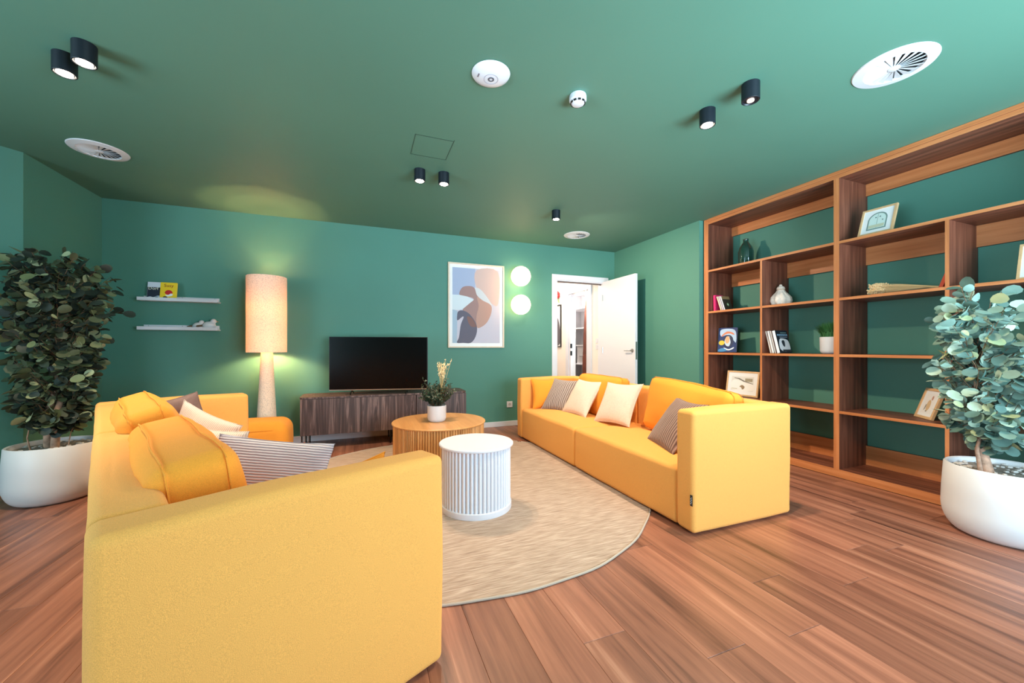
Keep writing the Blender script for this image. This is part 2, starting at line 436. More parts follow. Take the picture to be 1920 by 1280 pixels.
# ------------------------------------------------------------------ door and hallway
dr = root('door_1', '', '', (0, 0, 0)); del dr['label']; del dr['category']; struct(dr)
bm = bmesh.new()
abox(bm, (2.59, 5.045, 0), (2.667, 5.075, 2.165), .004, 1); abox(bm, (3.47, 5.045, 0), (3.56, 5.075, 2.165), .004, 1); abox(bm, (2.667, 5.045, 2.085), (3.47, 5.075, 2.165), .004, 1)
abox(bm, (2.667, 5.06, 0), (2.68, 5.18, 2.085)); abox(bm, (3.46, 5.06, 0), (3.472, 5.18, 2.085)); abox(bm, (2.68, 5.06, 2.072), (3.46, 5.18, 2.085))
fin('door_frame', bm, M['white'], dr)
bm = bmesh.new(); abox(bm, (2.68, 5.09, 2.055), (3.455, 5.11, 2.0715)); fin('door_seal', bm, mat('grey_door_seal', (110, 92, 84), .8), dr)
leaf = box('door_leaf', (3.452, 4.285, .008), (3.492, 5.06, 2.095), M['white'], dr, bev=.002, seg=1)
bm = bmesh.new(); tube_bm([(3.452, 4.34, 1.05), (3.405, 4.34, 1.05)], .009, 10, bm); tube_bm([(3.408, 4.332, 1.05), (3.408, 4.46, 1.05)], .008, 10, bm)
lathe_h = fin('door_handle', bm, M['metal'], leaf, smooth=True)
bm = bmesh.new(); tube_bm([(3.453, 4.34, 1.05), (3.444, 4.34, 1.05)], .026, 20, bm); fin('rosette', bm, M['metal'], leaf, smooth=True)
box('lock_plate', (3.46, 4.2835, .93), (3.484, 4.2862, 1.17), M['metal'], leaf)
bm = bmesh.new()
for z in (.25, 1.05, 1.85): tube_bm([(3.449, 5.04, z-.045), (3.449, 5.04, z+.045)], .008, 8, bm)
fin('hinge', bm, M['metal'], dr, smooth=True)

struct(box('floor_hallway', (2.3, 5.18, -.06), (4.8, 7.4, -.002), M['floor']))
struct(box('ceiling_hallway', (2.3, 5.18, 2.42), (4.8, 7.4, 2.5), M['white']))
bm = bmesh.new()
abox(bm, (3.5, 5.18, 0), (3.6, 5.49, 2.42)); abox(bm, (3.5, 6.17, 0), (3.6, 7.4, 2.42)); abox(bm, (3.5, 5.49, 2.06), (3.6, 6.17, 2.42))
struct(fin('wall_hallway_right', bm, M['cream']))
struct(box('wall_hallway_back', (2.3, 7.3, 0), (4.8, 7.4, 2.42), M['cream']))
struct(box('wall_hallway_left', (2.3, 5.18, 0), (2.4, 7.3, 2.42), M['cream']))
struct(box('wall_closet', (4.7, 5.18, 0), (4.8, 7.3, 2.42), M['cream']))
d2 = root('door_2', '', ''); del d2['label']; del d2['category']; struct(d2)
bm = bmesh.new()
abox(bm, (3.478, 5.41, 0), (3.51, 5.50, 2.13), .003, 1); abox(bm, (3.478, 6.16, 0), (3.51, 6.25, 2.13), .003, 1); abox(bm, (3.478, 5.5, 2.05), (3.51, 6.16, 2.13), .003, 1)
abox(bm, (3.5, 5.5, 0), (3.6, 5.58, 2.05)); abox(bm, (3.5, 6.10, 0), (3.6, 6.16, 2.05))
fin('door_frame', bm, M['white'], d2)
bm = bmesh.new()
for z in (.95, 1.08): abox(bm, (3.49, 6.098, z), (3.53, 6.1, z+.08))
fin('hinge', bm, M['black'], d2)
# shelving inside the closet
cs = root('closet_shelving', 'white built-in shelving seen through the open door, behind the inner white frame', 'shelving', (3.78, 6.05, 0))
box('back_panel', (.38, 0, 0), (.4, .8, 2.3), M['white'], cs); box('side_panel', (0, 0, 0), (.4, .02, 2.3), M['white'], cs); box('side_panel', (0, .78, 0), (.4, .8, 2.3), M['white'], cs)
for z in (.45, .79, 1.14, 1.46, 1.83, 2.15): box('shelf', (0, .02, z-.018), (.38, .78, z), M['white'], cs)
bx = root('storage_box', 'small white storage box with a grey handle on the shelf behind the open door', 'box', (3.80, 6.085, .79))
box('box_body', (0, 0, 0), (.3, .30, .30), M['white'], bx, bev=.006); box('lid', (-.006, -.005, .301), (.306, .305, .325), M['white'], bx, bev=.004); box('handle', (-.012, .09, .14), (0, .21, .155), mat('grey_handle', (150, 145, 150), .5), bx)
ct = root('hanging_coat', 'narrow dark brown coat hanging in the closet beside the white shelves', 'coat', (3.86, 5.99, .42))
bm = soft_bm(.34, .085, 1.60, r=.035, seg=8, wr=.012, ws=6)
for v in bm.verts:
    k = (v.co.z/.8+1)/2
    v.co.x *= 1-.45*k**3; v.co.y *= 1-.2*k; v.co.y += math.sin(v.co.x*60)*.008*(1-k*.5)
fin('coat_body', bm, mat('dark_brown_wool', (92, 44, 30), .95, noise_s=8, noise_a=.3), ct, loc=(0, 0, .86), smooth=True)
bm = bmesh.new(); tube_bm([(0, 0, 1.64), (0, 0, 1.70), (.015, 0, 1.73), (.03, 0, 1.71)], .004, 6, bm); fin('hanger_hook', bm, M['metal'], ct, smooth=True)
hp = root('hallway_picture', 'black framed picture in the hallway, half hidden by the left door jamb', 'picture', (3.497, 6.66, 1.50))
bm = bmesh.new()
for a, b in (((-.02, -.22, -.40), (0, -.2, .40)), ((-.02, .2, -.40), (0, .22, .40)), ((-.02, -.2, .38), (0, .2, .40)), ((-.02, -.2, -.40), (0, .2, -.38))): abox(bm, a, b)
fin('frame', bm, M['black'], hp)
print_obj('print', [((238, 236, 236), rect(0, 0, 1, 1)), ((90, 84, 90), smoothpoly([(.1, .95), (.15, .5), (.4, .4), (.7, .3), (.92, .55), (.92, .95)]))], .4, .76, hp, (-.006, 0, 0), (PI/2, 0, -PI/2))
rf = root('red_flower_ornament', 'small red flower decoration on the hallway wall above the black frame', 'ornament', (3.495, 6.56, 2.09))
bm = bmesh.new()
for k in range(7):
    a = k*2*PI/7; lathe_bm([(0.001, -.03), (.026, -.02), (.034, 0), (.026, .02), (.001, .03)], 8, bm, c=(-.03, .045*math.cos(a), .045*math.sin(a)))
fin('petal', bm, mat('red_petals', (214, 40, 34), .6), rf, smooth=True)
bm = bmesh.new(); tube_bm([(-.01, 0, -.03), (-.015, -.03, -.10), (-.012, -.04, -.15)], .008, 6, bm); fin('stem', bm, mat('green_stem', (130, 160, 90), .6), rf, smooth=True)
for z, lb in ((1.20, 'upper white switch on the grey hallway wall strip'), (1.10, 'lower white switch plate on the hallway wall strip')):
    sw = root('light_switch', lb, 'switch', (3.5, 5.255, z), group='hallway light switches')
    box('plate', (-.008, -.04, -.04), (0, .04, .04), M['white'], sw, bev=.002, seg=1); box('rocker', (-.012, -.025, -.025), (-.008, .025, .025), M['white'], sw, bev=.001, seg=1)
lamp('hallway_light', 'AREA', (2.9, 6.2, 2.38), 17, (1, .93, .84), .8, .8, aim=(2.9, 6.2, 0))
lamp('closet_light', 'AREA', (3.68, 5.85, 2.3), 60, (1, .93, .84), .14, .14, aim=(4.0, 6.5, 1.2))

# ------------------------------------------------------------------ bookcase
BX, BB = 3.735, 4.13
bc = root('bookcase', 'tall built-in walnut bookcase with open compartments filling the right wall niche', 'bookcase', (BX, -.62, 0))
def bpart(name, y0, y1, z0, z1, x0=0., x1=BB-BX, vert=False):
    bm = bmesh.new(); abox(bm, (x0, y0+.62, z0), (x1, y1+.62, z1))
    ms = [M['shelf_v'], M['lit_edge_v']] if vert else [M['shelf_h'], M['lit_edge_h']]
    return fin(name, bm, ms, bc, face_mat=lambda f: 1 if f.normal.x < -.9 else 0)  # room-facing faces take the edge banding with painted-in light
Z0, Z1 = .068, 2.512
SH = [.548, 1.023, 1.497]; ZT = 1.972
def bay(ya, yb, ym):
    """one double bay between thick uprights at ya (near) and yb (far)"""
    bpart('upright', ym-.0105, ym+.0105, Z0+.002, ZT-.011, vert=True)
    bpart('shelf', ya, yb, ZT-.011, ZT+.011)
    for z in SH:
        bpart('shelf', ya, ym-.0105, z-.011, z+.011, .001); bpart('shelf', ym+.0105, yb, z-.011, z+.011, .001)
    for lo, hi in ((ya, ym-.0105), (ym+.0105, yb)):
        bpart('back_rail', lo, hi, 1.808, ZT-.011, BB-BX-.022); bpart('back_rail', lo, hi, Z0, .235, BB-BX-.022)
    bpart('back_rail', ya, yb, 2.41, Z1, BB-BX-.022)
bay(2.078, 3.353, 2.719); bay(.77, 2.037, 1.3945); bay(-.54, .73, .095)
bpart('side_panel', 3.353, 3.413, .0, 2.573, vert=True)
bpart('side_panel', 2.037, 2.078, Z0, Z1, vert=True); bpart('side_panel', .73, .77, Z0, Z1, vert=True); bpart('side_panel', -.58, -.54, 0, 2.573, vert=True)
bpart('top_panel', -.54, 3.353, Z1, 2.573); bpart('top_trim', -.54, 3.353, Z1+.03, 2.573, -.006, 0)
bpart('base_panel', -.54, 3.353, .04, Z0); bpart('plinth', -.54, 3.353, 0, .04, .0, .02)

# ------------------------------------------------------------------ sofas
def make_sofa(name, label, loc, rot, tagged):
    s = root(name, label, 'sofa', loc, rot)
    L_, D, Ht, A = 2.72, .84, .722, .137
    soft('arm', (0, 0, .012), (D, A, Ht), M['sofa'], s, r=.026, seg=12, bulge=(.004, .008, .01), wr=.004, ws=3)
    soft('arm', (0, L_-A, .012), (D, L_, Ht), M['sofa'], s, r=.026, seg=12, bulge=(.004, .008, .01), wr=.004, ws=3, seed=2)
    mid = L_/2
    soft('backrest', (D-A, A-.01, .012), (D, mid, Ht), M['sofa'], s, r=.026, seg=12, bulge=(.006, 0, .004), wr=.003, ws=3, seed=3)
    soft('backrest', (D-A, mid, .012), (D, L_-A+.01, Ht), M['sofa'], s, r=.026, seg=12, bulge=(.006, 0, .004), wr=.003, ws=3, seed=4)
    soft('seat', (.006, A, .012), (D-A+.01, mid, .362), M['sofa'], s, r=.03, seg=14, bulge=(.004, 0, .03), wr=.004, ws=3, seed=5)
    soft('seat', (.006, mid, .012), (D-A+.01, L_-A, .362), M['sofa'], s, r=.03, seg=14, bulge=(.004, 0, .03), wr=.004, ws=3, seed=6)
    for x, y in ((.08, .08), (D-.08, .08), (.08, L_-.08), (D-.08, L_-.08), (.08, mid), (D-.08, mid)):
        box('foot', (x-.03, y-.03, 0), (x+.03, y+.03, .02), M['black'], s)
    if tagged:
        t = box('care_tag', (-.006, .004, .175), (-.0045, .022, .238), M['black'], s); t['label'] = 'small black fabric tag with pale lettering'
        sq = [(-.0066, .013+.0035*math.sin(k*1.3), .186+k*.0028) for k in range(15)]
        fin('tag_lettering', tube_bm(sq, .0011, 5), M['paper'], t)
    return s
sofaR = make_sofa('sofa', 'yellow two-module sofa with boxy arms in front of the walnut bookcase', (1.782, 1.70, 0), 0, True)
th = PI+math.radians(25.5)
LR = Vector((.27-2.72*math.sin(math.radians(25.5)), 1.335+2.72*math.cos(math.radians(25.5)), 0))
sofaL = make_sofa('sofa', 'yellow sofa seen from its near arm, standing in the left foreground', LR, th, False)
RL = Matrix.Translation(LR) @ Matrix.Rotation(th, 4, 'Z')
RR = Matrix.Translation((1.782, 1.70, 0))
def wp(Mx, p): return Mx @ Vector(p)
def wd(Mx, d): return Mx.to_3x3() @ Vector(d)
def back_cushion(label, Mx, y0, y1, zc, lean=.2, seed=0, wr=.008, h=.47, xo=0., t=.19, rise=0):
    bm = soft_bm(y1-y0, h, t, r=.055, seg=16, bulge=(.01, .01, .05), wr=wr, ws=5, seed=seed)
    o = fin('back_cushion', bm, M['cush'], smooth=True)
    xd = wd(Mx, (0, -1, rise)); yd = wd(Mx, (math.sin(lean), 0, math.cos(lean)))
    orient(o, wp(Mx, (.56+xo, (y0+y1)/2, zc)), xd, yd); tag(o, label, 'cushion')
    # seam lines round the border of the cushion
    for sgn in (1, -1):
        a, b, zz = (y1-y0)/2, h/2, sgn*(t/2-.034); pts = []
        for k in range(64):
            an = 2*PI*(k+.5)/64; c_, s_ = math.cos(an), math.sin(an); m_ = max(abs(c_), abs(s_)); uu, vv = c_/m_, s_/m_
            rr_ = .055; dd = (1-math.hypot(max(0, abs(uu)-(1-rr_/a))*a/rr_, max(0, abs(vv)-(1-rr_/b))*b/rr_))
            f_ = 1+min(0, dd)*.06
            p_ = Vector((a*uu*f_, b*vv*f_, zz)); p_.x += .01*uu*(1-vv*vv); p_.y += .01*vv*(1-uu*uu)
            pts.append(p_+cushion_warp(p_, wr, 5, seed))
        fin('piping', tube_bm(pts+[pts[0]], .0026, 5), M['cush'], o, smooth=True)
    return o
back_cushion('large yellow back cushion at the far end of the bookcase sofa, below the open door', RR, 1.46, 2.24, .572, lean=.20, seed=1, h=.43, xo=.05, t=.15)
back_cushion('large yellow back cushion on the bookcase sofa, nearest its near arm', RR, .24, 1.05, .585, lean=.18, seed=2, h=.44, xo=.05, rise=-.08, t=.15)
back_cushion('crumpled yellow back cushion nearest the camera on the left foreground sofa', RL, 1.58, 2.46, .572, lean=.16, seed=4, wr=.008, h=.44, xo=.05, t=.20)
back_cushion('crumpled yellow back cushion at the far end of the left foreground sofa', RL, .60, 1.5, .600, lean=.30, seed=6, wr=.008, h=.45, xo=.065, t=.18)
M['grey_rib'] = ribbed('grey_ribbed_knit', (96, 80, 76), (182, 166, 160), 13, 0, wob=3.5)
M['brown_rib'] = ribbed('taupe_corduroy', (86, 58, 50), (160, 128, 114), 15, 0, wob=1.2)
M['cream_f'] = mat('cream_linen', (218, 196, 180), .95, noise_s=80, noise_a=.06, bump=.3, bump_s=200, sheen=.2)
M['cream_rib'] = ribbed('cream_corduroy', (196, 176, 160), (232, 216, 202), 30, 0, wob=.8, bump=.4)
M['grey_knit'] = ribbed('grey_cable_knit', (140, 128, 134), (212, 202, 208), 26, 1, wob=1.0, bump=.9)
M['taupe'] = mat('taupe_velvet', (138, 106, 94), .9, noise_s=40, noise_a=.1, bump=.2, bump_s=200, sheen=.3)
def leanp(name, label, m, B1, B2, T1, T2, **k):
    B1, B2, T1, T2 = map(Vector, (B1, B2, T1, T2)); c = (B1+B2+T1+T2)/4
    return pillow(name, label, m, c, (B2-B1)+(T2-T1), (T1-B1)+(T2-B2), **k)
leanp('throw_pillow', 'small plain yellow pillow leaning on the far arm of the bookcase sofa', M['cush'], (1.90, 4.18, .38), (2.20, 4.12, .38), (1.93, 4.25, .70), (2.26, 4.20, .70), w=.36, h=.36, seed=11, t=.12)
leanp('throw_pillow', 'grey pillow with wavy ribs beside the small yellow one on the bookcase sofa', M['grey_rib'], (1.98, 4.10, .39), (2.13, 3.77, .39), (2.20, 4.18, .70), (2.33, 3.84, .70), w=.42, h=.42, t=.12, seed=12)
leanp('throw_pillow', 'cream pillow beside the grey ribbed one on the bookcase sofa', M['cream_f'], (2.07, 3.82, .39), (2.11, 3.41, .39), (2.30, 3.80, .72), (2.34, 3.38, .73), w=.43, h=.43, t=.12, seed=13)
leanp('throw_pillow', 'cream pillow in the middle of the bookcase sofa, over the seat joint', M['cream_f'], (2.12, 3.26, .39), (2.22, 2.86, .39), (2.33, 3.28, .72), (2.41, 2.87, .75), w=.43, h=.43, t=.12, seed=14)
leanp('throw_pillow', 'brown corduroy pillow half hidden behind the near arm of the bookcase sofa', M['brown_rib'], (2.08, 2.42, .39), (1.97, 2.06, .39), (2.28, 2.33, .68), (2.18, 1.98, .68), w=.42, h=.42, t=.12, seed=15)
# left sofa (local frame: x front to back, y from far arm to near arm)
def lp(name, label, m, c, xd, yd, **k):
    return pillow(name, label, m, wp(RL, c), wd(RL, xd), wd(RL, yd), **k)
lp('throw_pillow', 'taupe pillow standing against the far arm of the left foreground sofa', M['taupe'], (.45, .24, .53), (-.28, .26, .08), (.18, .06, .6), w=.45, h=.45, t=.12, seed=21)
lp('throw_pillow', 'cream corduroy pillow in front of the taupe one on the left foreground sofa', M['cream_rib'], (.38, .62, .47), (-.25, .3, -.16), (.12, -.25, 1), w=.43, h=.43, t=.13, seed=22)
lp('throw_pillow', 'cream and beige corduroy pillow slumped behind the crumpled near cushion', M['cream_rib'], (.44, 1.14, .47), (-.3, .28, -.06), (.2, -.35, 1), w=.42, h=.38, t=.13, seed=23)
lp('throw_pillow', 'long grey knitted pillow leaning beside the crumpled near cushion', M['grey_knit'], (.265, 1.70, .47), (-.43, .27, -.08), (.10, -.4, 1), w=.51, h=.36, t=.14, seed=24, pinch=.07)
lp('throw_pillow', 'small yellow pillow whose corner shows above the near arm of the left foreground sofa', M['cush'], (.26, 2.44, .505), (-1, 0, .10), (0, .16, 1), w=.38, h=.36, t=.11, seed=25)
# ------------------------------------------------------------------ pouf
pf = root('pouf', 'yellow upholstered pouf on the floor in front of the floor lamp', 'pouf', (-.985, 4.375, 0))
bm = soft_bm(.66, .46, .375, r=.10, seg=8, bulge=(.01, .01, .012), wr=.003)
fin('pouf_body', bm, M['cush'], pf, loc=(0, 0, .20), smooth=True)
bm = bmesh.new(); tube_bm([(-.22, -.231, .325), (.0, -.236, .325), (.22, -.231, .325)], .003, 5, bm); fin('seam', bm, M['cush'], pf)
box('foot', (-.2, -.15, 0), (.2, .15, .016), M['black'], pf)
# ------------------------------------------------------------------ rug
rg = root('rug', 'large round beige jute rug under the tables and sofas', 'rug', (.69, 3.06, 0))
lathe('rug_field', [(0.001, 0.0002), (1.47, .0002), (1.474, .004), (1.47, .0078), (.7, .0078), (0.001, .0078)], M['rug'], rg, n=128)
pts = [((1.476+.004*math.sin(a*9)+.003*math.sin(a*23))*math.cos(a), (1.476+.004*math.sin(a*9)+.003*math.sin(a*23))*math.sin(a), .0065) for a in [2*PI*i/180 for i in range(181)]]
e = fin('rug_border', tube_bm(pts, .0062, 7), mat('pale_rug_binding', (176, 160, 146), .9, bump=.5, bump_s=150), rg, smooth=True); e['label'] = 'paler stitched border'
# ------------------------------------------------------------------ round slatted tables
def slat_table(name, label, loc, R, ht, top_t, n, mt, ms, overhang):
    t = root(name, label, 'table', loc)
    lathe('tabletop', [(.001, ht-top_t), (R-.004, ht-top_t), (R, ht-top_t+.004), (R, ht-.005), (R-.005, ht), (R-.02, ht+.0001), (.001, ht+.0001)], mt, t, n=96)
    rc = R-overhang
    lathe('core', [(.001, .0), (rc-.018, .0), (rc-.018, ht-top_t), (.001, ht-top_t)], ms, t, n=72)
    lathe('base_ring', [(rc-.017, .0), (rc-.001, 0), (rc, .004), (rc, .036), (rc-.004, .04), (rc-.017, .04)], mt, t, n=96, caps=False)
    wd_ = 2*PI*rc/n*.80; bm = bmesh.new(); prof = []
    for k in range(6):
        a = PI*k/5; prof.append((.012*math.sin(a), wd_/2*math.cos(a)))
    lo = [bm.verts.new((x, y, .038)) for x, y in prof]; hi = [bm.verts.new((x, y, ht-top_t)) for x, y in prof]
    for i in range(5): bm.faces.new((lo[i], hi[i], hi[i+1], lo[i+1]))
    bm.faces.new(hi); bm.faces.new(lo[::-1])
    bmesh.ops.recalc_face_normals(bm, faces=bm.faces[:])
    me = bpy.data.meshes.new('slat')
    for f in bm.faces: f.smooth = True
    bm.to_mesh(me); bm.free(); me.materials.append(ms)
    if hasattr(me, 'set_sharp_from_angle'): me.set_sharp_from_angle(angle=math.radians(50))
    for i in range(n):
        a = 2*PI*i/n; o = link('slat', me, t, ((rc-.0178)*math.cos(a), (rc-.0178)*math.sin(a), 0)); o.rotation_euler = (0, 0, a)
    return t
M['white_table'] = mat('white_table_lacquer', (214, 214, 222), .35)
slat_table('side_table', 'round white side table with fluted slatted drum on the rug', (.735, 2.566, .008), .252, .44, .018, 54, M['white_table'], M['white_table'], .012)
slat_table('coffee_table', 'round honey oak coffee table with slatted drum, behind the white one', (.69, 3.68, .008), .435, .392, .016, 112, M['oak'], M['oak_v'], .006)

# ------------------------------------------------------------------ plants
def leaf_mesh(Lf, Wf, m, fold=.15, n=10):
    bm = bmesh.new(); c = bm.verts.new((Lf*.5, 0, -.004)); a0 = None; ring = []
    for i in range(n):
        a = 2*PI*i/n; x = Lf*.5-Lf*.5*math.cos(a); y = Wf*.5*math.sin(a)*(1-.15*math.cos(a))
        ring.append(bm.verts.new((x, y, abs(y)*fold-.006*(x/Lf)**2)))
    for i in range(n): bm.faces.new((c, ring[i], ring[(i+1) % n]))
    for f in bm.faces: f.smooth = True
    me = bpy.data.meshes.new('leaf'); bm.to_mesh(me); bm.free(); me.materials.append(m); return me
def leafmat(name, rgb, rough=.55):
    m, t, b = nt(name); N, L = t.nodes, t.links
    c = lin(rgb); oi = N.new('ShaderNodeObjectInfo'); tc = N.new('ShaderNodeTexCoord'); n = N.new('ShaderNodeTexNoise'); n.inputs['Scale'].default_value = 14
    L.new(tc.outputs['Object'], n.inputs['Vector'])
    r = N.new('ShaderNodeValToRGB'); r.color_ramp.elements[0].color = (*[x*.7 for x in c], 1); r.color_ramp.elements[1].color = (*[min(1, x*1.3) for x in c], 1)
    L.new(n.outputs['Fac'], r.inputs['Fac']); L.new(r.outputs[0], b.inputs['Base Color'])
    b.inputs['Roughness'].default_value = rough
    return m
def stone_pot(parent, h=.40, r=.252, rb=.17):
    prof = [(.001, 0), (rb, 0)]
    for k in range(1, 9):
        a = k/8*PI/2; prof.append((rb+(r-rb)*math.sin(a), .15*(1-math.cos(a))))
    prof += [(r-.003, .25), (r-.012, h-.006), (r-.018, h), (r-.03, h-.004), (r-.034, h-.04), (.001, h-.04)]
    lathe('planter', prof, M['pot'], parent, n=72)
    bm = bmesh.new(); n = 30
    lathe_bm([(.001, h-.028), (r*.5, h-.025), (r-.036, h-.032)], 40, bm, caps=False)
    fin('soil', bm, M['soil'], parent, smooth=True)
    bm = bmesh.new(); rr = random.Random(5)
    for k in range(60):
        a = rr.uniform(0, 2*PI); q = math.sqrt(rr.random())*(r-.06); s = rr.uniform(.007, .016)
        lathe_bm([(.001, -s*.5), (s*.8, -s*.3), (s, 0), (s*.7, s*.4), (.001, s*.5)], 6, bm, c=(q*math.cos(a), q*math.sin(a), h-.022))
    o = fin('pebbles', bm, M['pebble'], parent, smooth=True); o['kind'] = 'stuff'
def tree_plant(name, label, loc, trunks, prof, n_leaf, leafs, lsize, seed, ztop_bias=0, sparse=0, strays=()):
    t = root(name, label, 'plant', loc); rr = random.Random(seed)
    stone_pot(t)
    for p in trunks: fin('trunk', tube_bm(p[0], p[1], 9), M['bark'], t, smooth=True)
    # branches: from trunk axis to the crown surface
    z0, z1 = prof[0][0], prof[-1][0]
    def rad(z):
        for (a, ra, ca), (b, rb_, cb) in zip(prof, prof[1:]):
            if a <= z <= b:
                k = (z-a)/(b-a); return ra+(rb_-ra)*k, [ca[i]+(cb[i]-ca[i])*k for i in (0, 1)]
        return .02, (0, 0)
    bmb = bmesh.new(); leaves = []
    nb = n_leaf//9
    for b in range(nb):
        z = z0+(z1-z0)*(b+rr.random())/nb; R, c = rad(z); a = rr.uniform(0, 2*PI); q = R*rr.uniform(.8, 1.08)
        tip = Vector((c[0]+q*math.cos(a), c[1]+q*math.sin(a), z+rr.uniform(-.02, .05)))
        zs = max(z0-.02, z-rr.uniform(.12, .3)); R2, c2 = rad(zs) if zs > z0 else (0, rad(z0+.001)[1])
        st = Vector((c2[0]*.6+trunks[0][0][-1][0]*.4, c2[1]*.6+trunks[0][0][-1][1]*.4, zs))
        md = (st+tip)/2+Vector((rr.uniform(-.03, .03), rr.uniform(-.03, .03), -.02))
        tube_bm([st, md, tip], [.003, .0022, .0012], 5, bmb)
        for k in range(9):
            u = .12+.88*(k+rr.random()*.6)/8.6; u = min(u, 1.02)
            p = st*(1-u)**2+md*2*u*(1-u)+tip*u*u
            out = Vector((p.x-c[0], p.y-c[1], rr.uniform(-.06, .06)))
            d = (out.normalized()+Vector((rr.gauss(0, .6), rr.gauss(0, .6), rr.gauss(-.05, .5)))).normalized()
            leaves.append((p, d))
    for p, d in strays:
        leaves.append((Vector(p), Vector(d)))
    o = fin('branches', bmb, M['twig'], t, smooth=True)
    cw = Vector(cam.location)-Vector(loc)
    leaves.sort(key=lambda q: -(q[0]-Vector((0, 0, q[0].z))).dot(Vector((cw.x, cw.y, 0)).normalized())*1.0)
    ms = []
    for m_, wgt in leafs:
        for e_ in (.78, .95): ms += [leaf_mesh(lsize, lsize*e_, m_)]*wgt
    stuff = bmesh.new(); smats = [m_ for m_, _ in leafs]
    for i, (p, d) in enumerate(leaves):
        me = rr.choice(ms); s = rr.uniform(.65, 1.1)
        oh = Vector((p.x, p.y, 0)).normalized(); up = oh*rr.uniform(-.2, 1.5)+Vector((rr.gauss(0, .6), rr.gauss(0, .6), .8)); y = up.cross(d)
        if y.length < .1: y = Vector((1, 0, 0)).cross(d)
        y.normalize(); z = d.cross(y)
        X = Matrix.Translation(p) @ Matrix((d, y, z)).transposed().to_4x4() @ Matrix.Scale(s, 4)
        if i < 300:
            l = link('leaf', me, t); l.matrix_local = X
        else:
            k0 = len(stuff.verts); stuff.from_mesh(me); stuff.verts.ensure_lookup_table()
            for v in stuff.verts[k0:]: v.co = X @ v.co
            stuff.faces.ensure_lookup_table(); mi = smats.index(me.materials[0])
            for f in stuff.faces[-10:]: f.material_index = mi
    f_ = fin('foliage', stuff, smats, t); f_['kind'] = 'stuff'
    for q in f_.data.polygons: q.use_smooth = True
    return t
DG = [(leafmat('dark_olive_leaf', (70, 78, 54)), 4), (leafmat('deep_green_leaf', (42, 52, 44)), 4), (leafmat('mid_olive_leaf', (110, 118, 80)), 2), (leafmat('pale_sage_leaf', (160, 166, 128)), 1)]
EG = [(leafmat('blue_green_leaf', (118, 146, 134)), 4), (leafmat('grey_teal_leaf', (84, 114, 106)), 3), (leafmat('pale_mint_leaf', (168, 190, 170)), 2), (leafmat('yellow_green_leaf', (172, 180, 136)), 1)]
tree_plant('potted_tree', 'dark green leafy artificial tree in a white planter, left of the foreground sofa', (-2.07, 3.83, 0),
    [([(-.03, -.02, .37), (-.035, -.02, .6), (-.02, .05, .85), (0, .06, 1.2)], [.026, .022, .014, .004]), ([(.02, -.05, .37), (.025, -.04, .62), (.03, .05, .85)], [.024, .021, .006]), ([(-.09, -.08, .37), (-.10, -.09, .46), (-.085, -.1, .52)], [.005, .004, .003]), ([(.09, -.05, .37), (.10, -.04, .47), (.12, -.02, .56)], [.004, .003, .002])],
    [(.53, .13, (0, -.02)), (.62, .18, (0, -.01)), (.8, .19, (0, 0)), (1.05, .22, (0, 0)), (1.3, .28, (0, 0)), (1.5, .30, (0, 0)), (1.66, .25, (0, 0)), (1.79, .12, (0, 0))],
    2300, DG, .074, 11, strays=[((.28, .1, 1.36), (1, .2, 0)), ((.33, .1, 1.36), (1, .3, -.2)), ((.30, .08, 1.56), (.8, 0, -.5)), ((.27, .06, 1.6), (1, 0, .3))])
# right: centre found from the planter outline
RC = Vector((.362*2.24+.932*2.85, .932*2.24-.362*2.85, 0))
tree_plant('potted_tree', 'blue-green eucalyptus tree in a white planter, in front of the walnut bookcase', (RC.x, RC.y, 0),
    [([(-.10, .035, .36), (-.11, .05, .46), (-.10, .075, .66), (-.09, .09, .95)], [.032, .026, .012, .004]), ([(-.13, .05, .36), (-.15, .06, .5), (-.12, .05, .62)], [.011, .009, .007])],
    [(.56, .12, (-.07, .04)), (.66, .155, (-.08, .045)), (.8, .165, (-.09, .05)), (.95, .165, (-.11, .06)), (1.1, .175, (-.125, .06)), (1.25, .17, (-.13, .07)), (1.35, .14, (-.12, .07)), (1.43, .07, (-.11, .06))],
    1000, EG, .072, 12, strays=[((.02, -.08, 1.24), (1, -.2, .3)), ((.045, -.10, 1.26), (1, -.5, .2)), ((.03, -.11, 1.22), (1, -.5, -.3)), ((-.28, .14, 1.19), (-1, .2, .1)), ((-.25, .12, 1.26), (-1, .3, .3))])

# ------------------------------------------------------------------ television and cabinet
cb = root('media_cabinet', 'low smoked oak media cabinet on thin black legs under the television', 'cabinet', (.292, 4.81, 0))
def rr_prism(x0, x1, y0, y1, z0, z1, r, bm, n=8):
    pts = []
    for cx, cy, a0 in ((x1-r, y1-r, 0), (x0+r, y1-r, PI/2), (x0+r, y0+r, PI), (x1-r, y0+r, 1.5*PI)):
        for k in range(n+1): pts.append((cx+r*math.cos(a0+PI/2*k/n), cy+r*math.sin(a0+PI/2*k/n)))
    lo = [bm.verts.new((x, y, z0)) for x, y in pts]; hi = [bm.verts.new((x, y, z1)) for x, y in pts]
    bm.faces.new(lo[::-1]); bm.faces.new(hi)
    for i in range(len(pts)): bm.faces.new((lo[i], lo[(i+1) % len(pts)], hi[(i+1) % len(pts)], hi[i]))
    return bm
fin('cabinet_body', rr_prism(-.90, .90, -.195, .205, .165, .545, .06, bmesh.new()), M['dark_oak'], cb)
fin('cabinet_top', rr_prism(-.905, .905, -.212, .208, .545, .562, .065, bmesh.new()), M['dark_oak'], cb)
for i in range(3):
    x0 = -.895+i*.5985
    bm = bmesh.new(); abox(bm, (x0+.003, -.213, .158), (x0+.5945, -.195, .541), .0015, 1); o = fin('door', bm, M['dark_oak'], cb)
